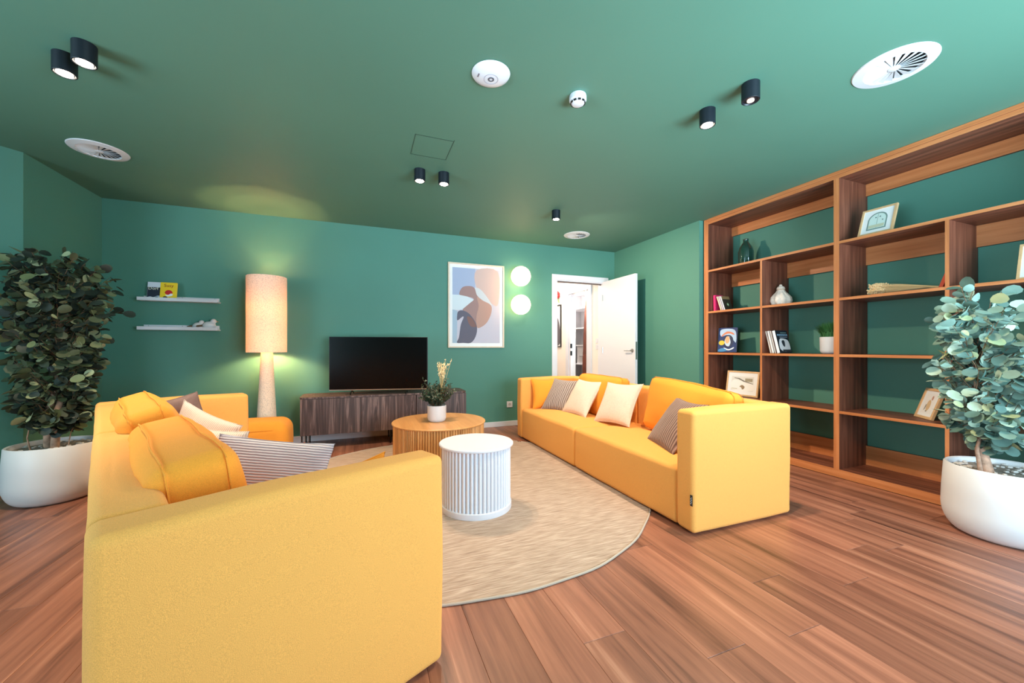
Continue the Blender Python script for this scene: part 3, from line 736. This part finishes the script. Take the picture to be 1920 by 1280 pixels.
bm = None
for x in (-.88, -.84, .02, .06, .84, .88):
    for y in (-.17, .17):
        fin('leg', tube_bm([(x, y, 0), (x, y, .166)], .007, 8), M['blackmetal'], cb, smooth=True)
tv = root('television', 'flat black television standing on the smoked oak cabinet', 'television', (.191, 4.685, .562), -math.atan2(.23, 1.058))
box('screen_body', (-.542, -.0, .045), (.542, .035, .651), M['black'], tv, bev=.004)
box('screen', (-.534, -.0025, .056), (.534, .0, .645), M['screen'], tv)
box('bottom_bezel', (-.54, -.004, .045), (.54, .0, .055), M['metal'], tv)
for x in (-.30, .30):
    bm = bmesh.new(); tube_bm([(x, -.06, .006), (x, .016, .05), (x, .09, .006)], .006, 6, bm); fin('stand_foot', bm, M['blackmetal'], tv, smooth=True)

# plant on coffee table
tp = root('potted_herb_plant', 'small bushy green plant in a white pot on the oak coffee table', 'plant', (.662, 3.66, .4001), group=None)
lathe('pot', [(.001, 0), (.068, 0), (.078, .008), (.086, .03), (.088, .148), (.084, .15), (.080, .146), (.078, .12), (.001, .12)], M['pot'], tp, n=40)
rr = random.Random(8); bs = bmesh.new(); lf = bmesh.new()
for k in range(110):
    a = rr.uniform(0, 2*PI); sp = rr.random()**.6*.17; hgt = rr.uniform(.08, .20)+(.06 if rr.random() < .2 else 0)
    if rr.random() < .2: sp *= 1.15; hgt *= .7
    p0 = Vector((.04*math.cos(a)*rr.random(), .04*math.sin(a)*rr.random(), .115)); p2 = Vector((sp*math.cos(a), sp*math.sin(a), .14+hgt)); p1 = (p0+p2)/2+Vector((0, 0, .04))
    tube_bm([p0, p1, p2], .0014, 4, bs)
    for j in range(13):
        u = .25+.75*j/12; p = p0*(1-u)**2+p1*2*u*(1-u)+p2*u*u; d = Vector((rr.gauss(0, 1), rr.gauss(0, 1), rr.gauss(.7, .5))).normalized()
        y = d.orthogonal().normalized(); s = rr.uniform(.02, .032)
        q = [lf.verts.new(p), lf.verts.new(p+d*s*.5+y*s*.34), lf.verts.new(p+d*s), lf.verts.new(p+d*s*.5-y*s*.34)]; lf.faces.new(q)
o = fin('stems', bs, M['twig'], tp); o = fin('foliage', lf, leafmat('dark_bush_leaf', (40, 58, 40)), tp); o['kind'] = 'stuff'
df = root('dried_flowers', 'cream dried flower sprig standing in the pot on the coffee table', 'flowers', (.70, 3.645, .52))
rr = random.Random(4); b1 = bmesh.new(); b2 = bmesh.new()
for k in range(22):
    tx, ty, tz = rr.gauss(0.01, .022), rr.gauss(0, .02), rr.uniform(.36, .44)
    if k < 3: tx += .05; tz += .03
    tube_bm([(0, 0, 0), (.004+tx*.2, ty*.2, .2), (tx, ty, tz)], .0016, 4, b1)
    for j in range(7):
        u = rr.uniform(.72, 1); p = (tx*u*u+rr.gauss(0, .006), ty*u*u+rr.gauss(0, .006), tz*u); s = rr.uniform(.004, .0075)
        lathe_bm([(.0005, -s), (s*.8, -s*.2), (s*.8, s*.3), (.0005, s)], 5, b2, c=p)
fin('stems', b1, mat('straw_stem', (214, 186, 132), .8), df); o = fin('flower_heads', b2, mat('dried_cream_flower', (232, 206, 160), .8), df); o['kind'] = 'stuff'

# ------------------------------------------------------------------ floor lamp
lx, ly = -.939, 4.80
fl_ = root('floor_lamp', 'tall floor lamp with speckled beige drum shade and cone base', 'lamp', (lx, ly, 0))
lathe('lamp_base', [(.001, 0), (.108, 0), (.11, .01), (.088, .37), (.056, 1.02), (.054, 1.06), (.012, 1.065), (.01, 1.36), (.001, 1.36)], M['lampbase'], fl_, n=48)
sh = fin('lamp_shade', lathe_bm([(.185, 1.042), (.187, 1.04), (.187, 1.84), (.185, 1.842), (.182, 1.84), (.182, 1.042), (.185, 1.042)], 64, caps=False), M['shade'], fl_, smooth=True)
b_ = lathe('bulb', [(.001, 1.36), (.012, 1.36), (.014, 1.38), (.03, 1.41), (.034, 1.43), (.024, 1.455), (.001, 1.46)], mat('lit_bulb', (255, 240, 220), emit=(1, .78, .5), es=12), fl_, n=16)
fin('shade_ring', tube_bm([(-.182, 0, 1.25), (.182, 0, 1.25)], .002, 5), M['blackmetal'], fl_)
fin('shade_ring', tube_bm([(0, -.182, 1.25), (0, .182, 1.25)], .002, 5), M['blackmetal'], fl_)
lp1 = lamp('lamp_bulb_light', 'POINT', (lx, ly, 1.125), 38, WARM, .03)
lamp('lamp_upper_light', 'POINT', (lx, ly, 1.5), 18, WARM, .03)

# ------------------------------------------------------------------ wall pieces on the back wall
art = root('wall_art', 'large framed abstract print in blush, brown and grey on the back wall', 'picture', (1.448, 5.058, 1.652))
aw, ah = .78, 1.125
bm = bmesh.new(); f = .018
for a, b in (((-aw/2, -ah/2), (-aw/2+f, ah/2)), ((aw/2-f, -ah/2), (aw/2, ah/2)), ((-aw/2+f, ah/2-f), (aw/2-f, ah/2)), ((-aw/2+f, -ah/2), (aw/2-f, -ah/2+f))):
    abox(bm, (a[0], -.032, a[1]), (b[0], 0, b[1]), .002, 1)
fin('frame', bm, M['art_frame'], art)
box('mount', (-aw/2+f, -.012, -ah/2+f), (aw/2-f, -.002, ah/2-f), M['paper'], art)
def q(pts): return [((x-108)/630, (y-130)/975) for x, y in pts]
art_p = [((196, 188, 200), rect(0, 0, 1, 1)), ((162, 172, 200), rect(0, 0, .47, .37)), ((208, 176, 168), smoothpoly([(.5, .02), (.96, .02), (.97, .45), (.82, .46), (.5, .25)], 4)),
    ((204, 204, 208), smoothpoly(q([(395, 385), (470, 395), (560, 490), (625, 590), (600, 600), (500, 540), (430, 480)]))),
    ((156, 122, 118), smoothpoly(q([(198, 480), (235, 385), (330, 362), (395, 385), (430, 480), (510, 545), (615, 600), (622, 700), (570, 820), (500, 885), (430, 900), (330, 800), (240, 665), (385, 540), (300, 500)]))),
    ((184, 142, 128), smoothpoly(q([(430, 500), (510, 545), (615, 600), (622, 700), (570, 820), (500, 885), (430, 900), (420, 760), (450, 620)]))),
    ((208, 216, 222), q([(108, 482), (200, 484), (300, 500), (385, 540), (240, 665), (180, 680), (108, 675)])),
    ((160, 178, 196), q([(108, 675), (170, 690), (165, 1105), (108, 1105)])),
    ((92, 86, 102), smoothpoly(q([(165, 1102), (190, 1040), (205, 940), (218, 860), (252, 775), (235, 765), (172, 815), (168, 750), (180, 700), (235, 682), (320, 720), (400, 820), (430, 920), (405, 1030), (345, 1103), (250, 1104)]), 3)),
    ((124, 86, 80), smoothpoly(q([(300, 760), (360, 780), (405, 850), (420, 890), (350, 890), (310, 830)])))]
print_obj('print', art_p, .66, 1.0, art, (0, -.0125, 0), (PI/2, 0, 0))
for zc, lb in ((2.068, 'upper glowing round opal wall light beside the abstract print'), (1.678, 'lower glowing round opal wall light beside the abstract print')):
    g = root('wall_light', lb, 'lamp', (2.038, 5.06, zc), group='opal wall lights')
    bm = bmesh.new(); bmesh.ops.create_uvsphere(bm, u_segments=32, v_segments=20, radius=.135); fin('globe', bm, M['glow'], g, loc=(0, -.15, 0), smooth=True)
    bm = bmesh.new(); tube_bm([(0, 0, 0), (0, -.03, 0)], .06, 24, bm); fin('wall_plate', bm, M['metal'], g, smooth=True)
so = root('wall_socket', 'white square wall socket low on the back wall, left of the bookcase sofa', 'socket', (1.928, 5.06, .30))
box('plate', (-.042, -.009, -.042), (.042, 0, .042), M['white'], so, bev=.003); 
bm = bmesh.new(); tube_bm([(0, -.0105, 0), (0, -.008, 0)], .021, 20, bm); fin('socket_insert', bm, mat('grey_socket', (190, 188, 190), .5), so)
bm = bmesh.new()
for s_ in (-1, 1): tube_bm([(s_*.0095, -.0115, 0), (s_*.0095, -.010, 0)], .003, 8, bm)
tube_bm([(0, -.02, .012), (0, -.010, .012)], .0025, 8, bm); fin('pin_hole', bm, M['black'], so)
for k, (z, lb) in enumerate(((1.565, 'upper white picture ledge holding two books on the back wall'), (1.27, 'lower white picture ledge holding two birds on the back wall'))):
    s = root('picture_ledge', lb, 'shelf', (-1.75, 5.06, z), group='white picture ledges')
    box('back_plate', (-.32, -.012, 0), (.32, 0, .055), M['white'], s, bev=.001, seg=1); box('ledge_board', (-.335, -.10, 0), (.335, -.012, .012), M['white'], s, bev=.001, seg=1); box('front_lip', (-.335, -.112, 0), (.335, -.10, .034), M['white'], s, bev=.001, seg=1)
    bm = bmesh.new()
    for x in (-.28, 0, .28): tube_bm([(x, -.0135, .045), (x, -.0115, .045)], .005, 8, bm)
    fin('screw', bm, M['metal'], s)
def bird(label, x, sz, ang):
    b = root('bird_figurine', label, 'figurine', (x, 5.008, 1.282), ang, group='white bird figurines')
    bm = bmesh.new(); bmesh.ops.create_uvsphere(bm, u_segments=20, v_segments=14, radius=.5)
    for v in bm.verts:
        p = v.co.copy(); v.co = Vector((p.x*1.25*sz, p.y*.8*sz, (p.z*.95+.46)*sz))
        if p.x < -.2: v.co.z += (-.2-p.x)*-.25*sz
    fin('body', bm, M['pot'], b, smooth=True)
    bm = bmesh.new(); bmesh.ops.create_uvsphere(bm, u_segments=16, v_segments=10, radius=.30*sz); fin('head', bm, M['pot'], b, loc=(.38*sz, 0, .93*sz), smooth=True)
    bm = bmesh.new(); tube_bm([(.62*sz, 0, .93*sz), (.85*sz, 0, .90*sz)], [.07*sz, .01*sz], 6, bm); fin('beak', bm, M['oak'], b)
    bm = bmesh.new(); tube_bm([(-.5*sz, 0, .45*sz), (-1.0*sz, 0, .35*sz), (-1.15*sz, 0, .33*sz)], [.12*sz, .13*sz, .08*sz], 6, bm); o = fin('tail', bm, M['twig'], b); o['label'] = 'brown tail'
bird('smaller white ceramic bird with a brown tail on the lower picture ledge', -1.605, .080, 0)
bird('larger white ceramic bird with a brown tail at the right of the lower ledge', -1.508, .094, .3)

# ------------------------------------------------------------------ books and frames
def book(name, label, loc, axes, w, h, t, cover, spine=None, polys=None, txt=None, group=None, cat='book'):
    """local x = cover width, y = cover height, z = thickness, front cover at +z; spine at x=-w/2"""
    b = root(name, label, cat, loc, group=group)
    orient(b, loc, *axes)
    bm = bmesh.new(); abox(bm, (-w/2, -h/2, t/2-.0015), (w/2, h/2, t/2)); abox(bm, (-w/2, -h/2, -t/2), (w/2, h/2, -t/2+.0015))
    fin('cover', bm, pm(cover), b)
    box('book_spine', (-w/2-.0015, -h/2, -t/2), (-w/2, h/2, t/2), pm(spine or cover), b)
    box('pages', (-w/2+.0005, -h/2+.003, -t/2+.0016), (w/2-.003, h/2-.003, t/2-.0016), M['paper'], b)
    if polys: print_obj('cover_print', polys, w, h, b, (0, 0, t/2+.0001))
    for s, size, c, lx_, ly_ in (txt or []): text('cover_lettering', s, size, pm(c), b, (lx_, ly_, t/2+.003), (0, 0, 0))
    return b
def rfr(Mx=None): pass
# two books on the upper picture ledge: covers face the room (-Y), tipped back slightly
ZL = 1.577
ax = ((1, 0, 0), (0, .16, 1))
book('book', 'white and dark blue book on the upper picture ledge, left of the yellow one', (-1.955, 5.005, ZL+.092), ax, .13, .18, .014, (28, 34, 54), (220, 222, 236),
     [((28, 34, 54), rect(0, 0, 1, 1)), ((222, 224, 236), rect(0, 0, 1, .3)), ((196, 200, 214), smoothpoly([(0, .9), (.2, .84), (.4, .88), (.7, .78), (1, .86), (1, .99), (0, .99)], 3)), ((70, 92, 100), ell(.6, .9, .12, .06))],
     [('Dorf', .042, (240, 236, 214), -.018, .022)])
book('book', 'yellow book with a red and white mushroom shape on the upper picture ledge', (-1.845, 4.995, ZL+.092), ax, .135, .18, .014, (248, 206, 30), None,
     [((248, 206, 30), rect(0, 0, 1, 1)), ((206, 30, 30), smoothpoly([(.28, .62), (.36, .48), (.55, .44), (.72, .52), (.74, .62), (.5, .72)])), ((244, 244, 240), smoothpoly([(.32, .74), (.5, .72), (.66, .64), (.78, .7), (.7, .78), (.45, .82)])), ((40, 34, 26), ell(.32, .88, .14, .07)), ((130, 120, 30), ell(.6, .93, .1, .05))],
     [('Susy', .045, (150, 40, 20), 0, .056)])
# bookcase things.  Covers / pictures face the room (-X)
FX = ((0, -1, 0), (.0, 0, 1))
def lean_axes(back, side=0.): return ((0, -1, 0), (math.sin(back), -math.sin(side), math.cos(back)))
def shelf_book(label, y, z, x, w, h, t, tilt, cover, spine, polys=None, txt=None, group=None):
    """upright book with its spine towards the room, leaning sideways by tilt (top towards +Y)"""
    b = book('book', label, (x, y, z), ((1, 0, 0), (0, math.sin(tilt), math.cos(tilt))), w, h, t, cover, spine, polys, txt, group)
    return b
g = 'small books on the second walnut shelf'
zs = 1.497+.0115
def standing(label, ybot, x0, z, w, h, t, tilt, cover, spine, polys=None, txt=None, group=None):
    yc = ybot+math.sin(tilt)*h/2; zc = z+math.cos(tilt)*h/2+abs(math.sin(tilt))*t/2+.0004
    return shelf_book(label, yc, zc, x0+w/2, w, h, t, tilt, cover, spine, polys, txt, group)
standing('pink-spined book at the far left of the small books on the walnut shelf', 3.322, 3.80, zs, .12, .185, .028, .04, (226, 40, 110), (226, 40, 110), group=g)
standing('thin white book beside the pink one on the walnut shelf', 3.235, 3.80, zs, .12, .172, .013, .34, (240, 232, 214), (236, 226, 190), group=g)
standing('white and pink book leaning second from the dark-covered one', 3.212, 3.80, zs, .12, .172, .013, .34, (244, 236, 238), (240, 200, 210), group=g)
standing('dark-covered small book at the right end of the leaning books', 3.189, 3.80, zs, .12, .17, .014, .34, (44, 40, 34), (226, 222, 230),
         [((46, 42, 34), rect(0, 0, 1, 1)), ((150, 120, 80), rect(.0, .0, 1, .22)), ((120, 150, 100), ell(.55, .6, .14, .12)), ((220, 220, 200), ell(.55, .6, .07, .06))], group=g)
z3 = 1.023+.0115
# blue picture book, cover facing the room, turned and leaning
bk = book('picture_book', 'blue picture book with orange swirl leaning upright in the lower left compartment', (3.90, 3.235, z3+.143), ((.26, -1, 0), (.05, .30, 1)), .205, .28, .014, (24, 40, 78), (190, 190, 200),
     [((26, 52, 104), rect(0, 0, 1, 1)), ((182, 206, 232), smoothpoly([(.1, .1), (.5, .04), (.9, .14), (.96, .6), (.8, .5), (.5, .3), (.15, .35)])), ((222, 130, 90), smoothpoly([(.2, .3), (.45, .16), (.75, .2), (.85, .3), (.6, .24), (.35, .28), (.22, .36)])),
      ((22, 30, 60), ell(.56, .56, .26, .26)), ((196, 214, 230), ell(.56, .56, .21, .21)), ((228, 176, 130), ell(.50, .50, .12, .15)), ((40, 52, 84), smoothpoly([(.6, .36), (.8, .5), (.78, .7), (.6, .8), (.68, .6)])), ((226, 196, 60), ell(.2, .62, .16, .1)), ((230, 236, 244), smoothpoly([(.35, .82), (.6, .88), (.85, .8), (.84, .86), (.6, .93), (.36, .88)])), ((70, 140, 190), smoothpoly([(.05, .9), (.3, .84), (.5, .93), (.3, .98), (.06, .98)]))])
g = 'black and white books on the middle walnut shelf'
for k, (y, sp, cv, lb) in enumerate(((2.652, (222, 210, 200), (150, 84, 60), 'thin book with a brown cover, leftmost of the leaning books above the framed sketch'),
                               (2.630, (240, 236, 234), (236, 232, 230), 'white-spined book in the middle of the leaning books'),
                               (2.606, (200, 190, 186), (120, 70, 56), 'book with a brown and white spine among the leaning books'),
                               (2.576, (244, 244, 246), (20, 24, 34), 'thick white-spined book with black and white photographic cover facing right'))):
    t_ = (.012, .016, .012, .026)[k]
    polys = None; tx = None
    if k == 3:
        polys = [((18, 24, 38), rect(0, 0, 1, 1)), ((224, 224, 230), smoothpoly([(.2, .42), (.5, .36), (.9, .45), (.98, .7), (.9, .9), (.4, .95), (.1, .8)])), ((40, 44, 54), smoothpoly([(.35, .5), (.5, .44), (.6, .5), (.55, .72), (.42, .7)])), ((60, 60, 66), rect(.3, .86, 1, .95))]
        for u0, v0, u1, v1, c_ in ((.4, .09, .9, .13, (110, 140, 140)), (.1, .17, .95, .245, (130, 166, 196)), (.25, .29, .9, .325, (130, 140, 156))): polys.append((c_, rect(u0, v0, u1, v1)))
        for u0 in (.22, .36, .5, .66, .8): polys.append(((18, 24, 38), rect(u0, .165, u0+.03, .25)))
    standing(lb, y, 3.785, z3, .17, .225, t_, .24, cv, sp, polys, tx, group=g)
standing('red book leaning against the upright beside the dried wheat', 1.452, 3.80, zs, .13, .17, .02, -.32, (214, 74, 40), (214, 74, 40))
bpy.context.view_layer.update()

def frame(label, c, axes, w, h, f, mount, pw, ph, polys, m=None, dep=.018):
    o = root('framed_drawing', label, 'picture', c); orient(o, c, *axes)
    bm = bmesh.new()
    for a, b in (((-w/2, -h/2), (-w/2+f, h/2)), ((w/2-f, -h/2), (w/2, h/2)), ((-w/2+f, h/2-f), (w/2-f, h/2)), ((-w/2+f, -h/2), (w/2-f, -h/2+f))): abox(bm, (a[0], a[1], -dep), (b[0], b[1], 0), .001, 1)
    fin('frame', bm, m or M['frame_oak'], o); box('mount', (-w/2+f, -h/2+f, -dep+.001), (w/2-f, h/2-f, -.005), M['paper'], o)
    print_obj('print', polys, pw, ph, o, (0, 0, -.0048)); return o
M['frame_oak'] = mat('pale_oak_frame', (216, 174, 128), .5, noise_s=25, noise_a=.08)
pa = [((222, 218, 212), rect(0, 0, 1, 1)), ((240, 236, 232), smoothpoly([(.05, .3), (.4, .28), (.6, .36), (.98, .52), (.98, .95), (.05, .95)], 3)), ((120, 112, 104), [(.12, .1), (.35, .12), (.6, .3), (.98, .46), (.98, .5), (.55, .36), (.3, .18), (.12, .14)]), ((160, 150, 128), rect(.62, .12, .95, .34)), ((150, 124, 96), smoothpoly([(.4, .72), (.5, .6), (.62, .7), (.6, .86), (.52, .9), (.48, .78)])), ((196, 186, 150), rect(.04, .86, .3, .9))]
frame('landscape-framed pencil sketch of a house on the low walnut shelf, far left', (3.87, 3.035, .5595+.139), ((.06, -1, 0), (.16, 0, 1)), .365, .272, .018, .05, .25, .155, pa)
pb = [((238, 236, 238), rect(0, 0, 1, 1)), ((120, 142, 136), [(.0, 1), (.0, .42)]+[(.5-.5*math.cos(a), .42-.42*math.sin(a)) for a in [PI*k/14 for k in range(1, 14)]]+[(1, .42), (1, 1)]), ((206, 222, 216), [(.07+.86*u, .07+.86*v) for u, v in [(.0, 1), (.0, .42)]+[(.5-.5*math.cos(a), .42-.42*math.sin(a)) for a in [PI*k/14 for k in range(1, 14)]]+[(1, .42), (1, 1)]]), ((120, 140, 130), rect(.49, .1, .51, .92)), ((30, 60, 70), ell(.4, .3, .04, .03)), ((30, 60, 70), ell(.62, .28, .04, .03)), ((60, 90, 90), ell(.78, .5, .035, .03)), ((196, 196, 170), rect(.1, .72, .9, .9))]
frame('pale wood picture frame with a domed green door drawing on the top walnut shelf', (3.82, 1.822, 1.9835+.118), ((0, -1, 0), (.36, 0, 1)), .225, .235, .016, .03, .125, .15, pb)
pc = [((236, 230, 226), rect(0, 0, 1, 1)), ((214, 180, 140), smoothpoly([(.35, .4), (.5, .3), (.66, .42), (.7, .7), (.52, .88), (.34, .7)], 5)), ((200, 150, 130), ell(.66, .2, .09, .12)), ((150, 140, 130), smoothpoly([(.25, .55), (.32, .6), (.3, .8), (.22, .85)])), ((150, 140, 130), rect(.42, .86, .56, .92))]
cx_ = (Vector((4.00, 1.675, 0))+Vector((3.86, 1.518, 0)))/2
frame('small portrait frame with a vase drawing leaning on the low shelf by the eucalyptus', (cx_.x+.025, cx_.y-.02, .5595+.113), ((-.14, -.157, 0), (.155, -.138, .62)), .20, .235, .02, .03, .11, .15, pc)
frame('pale wood framed picture cut off by the right edge of the photo', (3.845, 1.008, zs+.118), ((0, -1, 0), (.26, 0, 1)), .225, .235, .014, .03, .125, .15, [((220, 226, 232), rect(0, 0, 1, 1)), ((150, 170, 180), ell(.5, .5, .3, .4))])

# glass vase
vs = root('glass_vase', 'dark green ribbed glass vase on the top walnut shelf', 'vase', (3.95, 3.05, ZT+.0112))
m, t, b = nt('dark_green_glass'); b.inputs['Base Color'].default_value = (.012, .05, .035, 1); b.inputs['Roughness'].default_value = .06; b.inputs['Transmission Weight'].default_value = .12; b.inputs['Coat Weight'].default_value = 1
prof = [(.001, 0), (.06, 0), (.07, .01), (.074, .10), (.074, .16), (.062, .21), (.034, .255), (.026, .27), (.026, .295), (.03, .30), (.026, .302), (.02, .298)]
bm = lathe_bm(prof, 48, caps=False)
for v in bm.verts:
    a = math.atan2(v.co.y, v.co.x); k = 1+.02*math.cos(a*12); v.co.x *= k; v.co.y *= k
fin('vase_body', bm, m, vs, smooth=True)
fin('vase_base', lathe_bm([(.001, .001), (.055, .001), (.055, .006), (.001, .006)], 32), m, vs)
# shell-like white ornament
gd = root('shell_ornament', 'cream gourd-shaped woven ornament with a pointed top on the second walnut shelf', 'ornament', (3.93, 2.655, zs))
bm = bmesh.new(); prof = [(.001, 0), (.055, 0), (.082, .015), (.092, .05), (.085, .085), (.062, .115), (.04, .14), (.03, .16), (.034, .172), (.028, .19), (.012, .20), (.012, .212), (.001, .218)]
lathe_bm(prof, 56, bm)
for v in bm.verts:
    a = math.atan2(v.co.y, v.co.x); s_ = 1+.05*math.cos(a*9+v.co.z*18)+.05*math.cos(a*2+1)
    v.co.x *= s_; v.co.y *= s_
fin('ornament_body', bm, mat('cream_raffia', (246, 224, 208), .9, noise_s=60, noise_a=.08, bump=.6, bump_s=90), gd, smooth=True)
fin('binding_cord', lathe_bm([(.031, .158), (.036, .162), (.036, .168), (.031, .172)], 32, caps=False), mat('pale_cord', (214, 186, 160), .9), gd, smooth=True)
# grass plant
gp = root('potted_grass', 'small grassy green plant in a white pot on the middle walnut shelf', 'plant', (3.86, 2.16, z3))
lathe('pot', [(.001, 0), (.06, 0), (.078, .012), (.085, .03), (.087, .148), (.083, .15), (.079, .146), (.078, .12), (.001, .12)], M['pot'], gp, n=40)
rr = random.Random(21); gb = bmesh.new()
for k in range(1100):
    a = rr.uniform(0, 2*PI); q0 = math.sqrt(rr.random())*.07; R_ = rr.random()**.5*.14; hh = rr.uniform(.07, .17)*(1-R_*2.2)
    a2 = a+rr.gauss(0, .5); p0 = Vector((q0*math.cos(a), q0*math.sin(a), .12)); p1 = Vector((R_*math.cos(a2), R_*math.sin(a2), .15+hh)); p1.x = min(max(p1.x, -.115), .2)
    if p1.y < -.075: p1.y = -.075
    sdir = Vector((-math.sin(a2), math.cos(a2), 0))*.0034; mdp = (p0+p1)/2+Vector((0, 0, .025))
    A = [gb.verts.new(p0-sdir), gb.verts.new(p0+sdir)]; B_ = [gb.verts.new(mdp-sdir), gb.verts.new(mdp+sdir)]; Cc = gb.verts.new(p1)
    gb.faces.new((A[0], A[1], B_[1], B_[0])); gb.faces.new((B_[0], B_[1], Cc))
o = fin('grass_blades', gb, leafmat('bright_grass', (52, 110, 58)), gp); o['kind'] = 'stuff'
# dried wheat bunch lying along the shelf
wh = root('dried_wheat_bunch', 'bundle of dried straw-coloured wheat lying on the second walnut shelf', 'flowers', (3.86, 1.68, zs))
rr = random.Random(31); b1 = bmesh.new(); b2 = bmesh.new()
for k in range(85):
    a = rr.uniform(0, 2*PI); q0 = math.sqrt(rr.random()); hx, hz = q0*math.cos(a)*.06, .045+q0*math.sin(a)*.038; Ln = rr.uniform(.0, .06)
    p0 = Vector((hx*.25, -.20, .012+abs(hz-.045)*.3)); p1 = Vector((hx*.8, .02, hz*.8+.006)); p2 = Vector((hx, .09+Ln, hz+.004))
    tube_bm([p0, p1, p2], .0011, 4, b1)
    d = (p2-p1).normalized()
    for j in range(7):
        c_ = p2+d*(j*.009)+Vector((rr.gauss(0, .002), 0, rr.gauss(0, .002))); c_.z = max(c_.z, .009); s = .0085
        lathe_bm([(.0005, -s), (s*.7, 0), (.0005, s)], 5, b2, c=c_)
fin('stalks', b1, mat('straw_stalk', (222, 182, 130), .8), wh); o = fin('wheat_ears', b2, mat('wheat_ear', (238, 200, 150), .8), wh); o['kind'] = 'stuff'

# ------------------------------------------------------------------ ceiling fittings
def vent(label, x, y):
    v = root('ceiling_vent', label, 'vent', (x, y, H), group='round ceiling vents')
    fin('backing', lathe_bm([(.001, -.002), (.118, -.002), (.118, -.0005), (.001, -.0005)], 40), M['ventblack'], v)
    fin('vent_ring', lathe_bm([(.118, -.0006), (.122, -.014), (.166, -.006), (.170, -.0006)], 64, caps=False), M['vent_white'], v, smooth=True)
    lathe('hub', [(.001, -.016), (.022, -.015), (.026, -.012), (.026, -.002), (.001, -.002)], M['vent_white'], v, n=24)
    if 'b' not in bl:
        bm = bmesh.new(); n = 20
        w0, w1 = .004, .019
        vs_ = [bm.verts.new(p) for p in ((.022, -w0, -.012), (.12, -w1, -.014), (.12, w1*.7, -.003), (.022, w0, -.004), (.022, -w0, -.0108), (.12, -w1, -.0128), (.12, w1*.7, -.0022), (.022, w0, -.003))]
        for f in ((0, 1, 2, 3), (7, 6, 5, 4), (0, 4, 5, 1), (1, 5, 6, 2), (2, 6, 7, 3), (3, 7, 4, 0)): bm.faces.new([vs_[i] for i in f])
        bmesh.ops.recalc_face_normals(bm, faces=bm.faces[:])
        me = bpy.data.meshes.new('blade'); bm.to_mesh(me); bm.free(); me.materials.append(M['vent_white']); bl['b'] = me
    for k in range(20):
        o = link('blade', bl['b'], v); o.rotation_euler = (0, 0, 2*PI*k/20)
    return v
bl = {}
M['vent_white'] = mat('white_vent_enamel', (204, 206, 210), .45)
M['ventblack'] = mat('vent_shaft_dark', (16, 14, 14), .9)
vent('round white ceiling vent nearest the bookcase top at upper right', 2.625, 1.18)
vent('round white ceiling vent above the dark green tree at left', -1.84, 3.845)
vent('small-looking round white ceiling vent above the open door', 2.65, 4.46)
ap = root('wireless_access_point', 'round white flying-saucer shaped device on the ceiling centre', 'ceiling device', (.655, 2.0, H))
lathe('housing', [(.001, -.032), (.04, -.031), (.075, -.025), (.098, -.012), (.104, -.003), (.10, -.0005), (.001, -.0005)][::-1], M['white'], ap, n=56)
fin('ring_mark', lathe_bm([(.037, -.0325), (.0385, -.0325), (.0385, -.031), (.037, -.031)], 40, caps=False), mat('grey_ring', (150, 150, 170), .5), ap)
fin('centre_mark', lathe_bm([(.009, -.0335), (.017, -.0335), (.017, -.031), (.009, -.031)], 24, caps=False), mat('dark_grey_mark', (90, 90, 100), .5), ap)
bm = bmesh.new(); abox(bm, (-.074, -.012, -.0275), (-.067, .014, -.023)); fin('status_mark', bm, mat('dark_grey_mark2', (110, 104, 116), .5), ap)
sd = root('smoke_detector', 'small white smoke detector with dark slots on the ceiling', 'smoke detector', (1.19, 1.99, H))
lathe('housing', [(.001, -.0005), (.048, -.0005), (.05, -.01), (.05, -.03), (.044, -.036), (.036, -.05), (.03, -.054), (.001, -.055)], M['white'], sd, n=40)
bm = bmesh.new()
for k in range(10):
    a = 2*PI*k/10; c_, s_ = math.cos(a), math.sin(a)
    r0 = bmesh.ops.create_cube(bm, size=1)
    for v in r0['verts']:
        x, y, z = v.co.x*.006+.0405, v.co.y*.017, v.co.z*.009-.0435
        v.co = Vector((x*c_-y*s_, x*s_+y*c_, z))
fin('slot', bm, M['black'], sd)
def spot(label, x, y, led='led', aim=None, power=62, wide=112):
    s = root('ceiling_spotlight', label, 'spotlight', (x, y, H), group='black ceiling spotlights')
    lathe('spot_body', [(.001, -.0005), (.046, -.0005), (.046, -.094), (.044, -.096), (.040, -.096), (.036, -.090), (.001, -.090)], M['spot'], s, n=32)
    rl = .018 if led == 'led_dim' else .03
    fin('lens', lathe_bm([(.001, -.0965), (rl, -.0965), (rl, -.090), (.001, -.090)], 24), M[led], s)
    if led == 'led_dim': fin('lens_ring', lathe_bm([(.007, -.0975), (.009, -.0975), (.009, -.096), (.007, -.096)], 20, caps=False), M['twig'], s)
    if power: lamp('spot_beam', 'SPOT', (x, y, H-.11), power, (1, .78, .56), .03, aim=aim or (x, y, 0), spot=math.radians(wide), blend=1)
    return s
spot('lit ceiling spotlight nearest the dark green tree, left of its neighbour', -1.405, 2.66)
spot('lit ceiling spotlight at upper left, right of its neighbour', -1.265, 2.53)
spot('left one of the lit spotlight pair above the television side of the coffee table', .455, 3.30, wide=135)
spot('right one of the lit spotlight pair below the ceiling hatch', .655, 3.29, wide=135)
spot('lit ceiling spotlight near the small vent above the door', 1.97, 3.75, power=150, wide=130, aim=(3.6, 4.1, .9))
spot('lit ceiling spotlight left of the unlit-looking black one at upper right', 2.02, 1.82, power=95, wide=150)
spot('black ceiling spotlight with a dull pink lens at upper right', 2.045, 1.55, 'led_dim', power=70, wide=150)
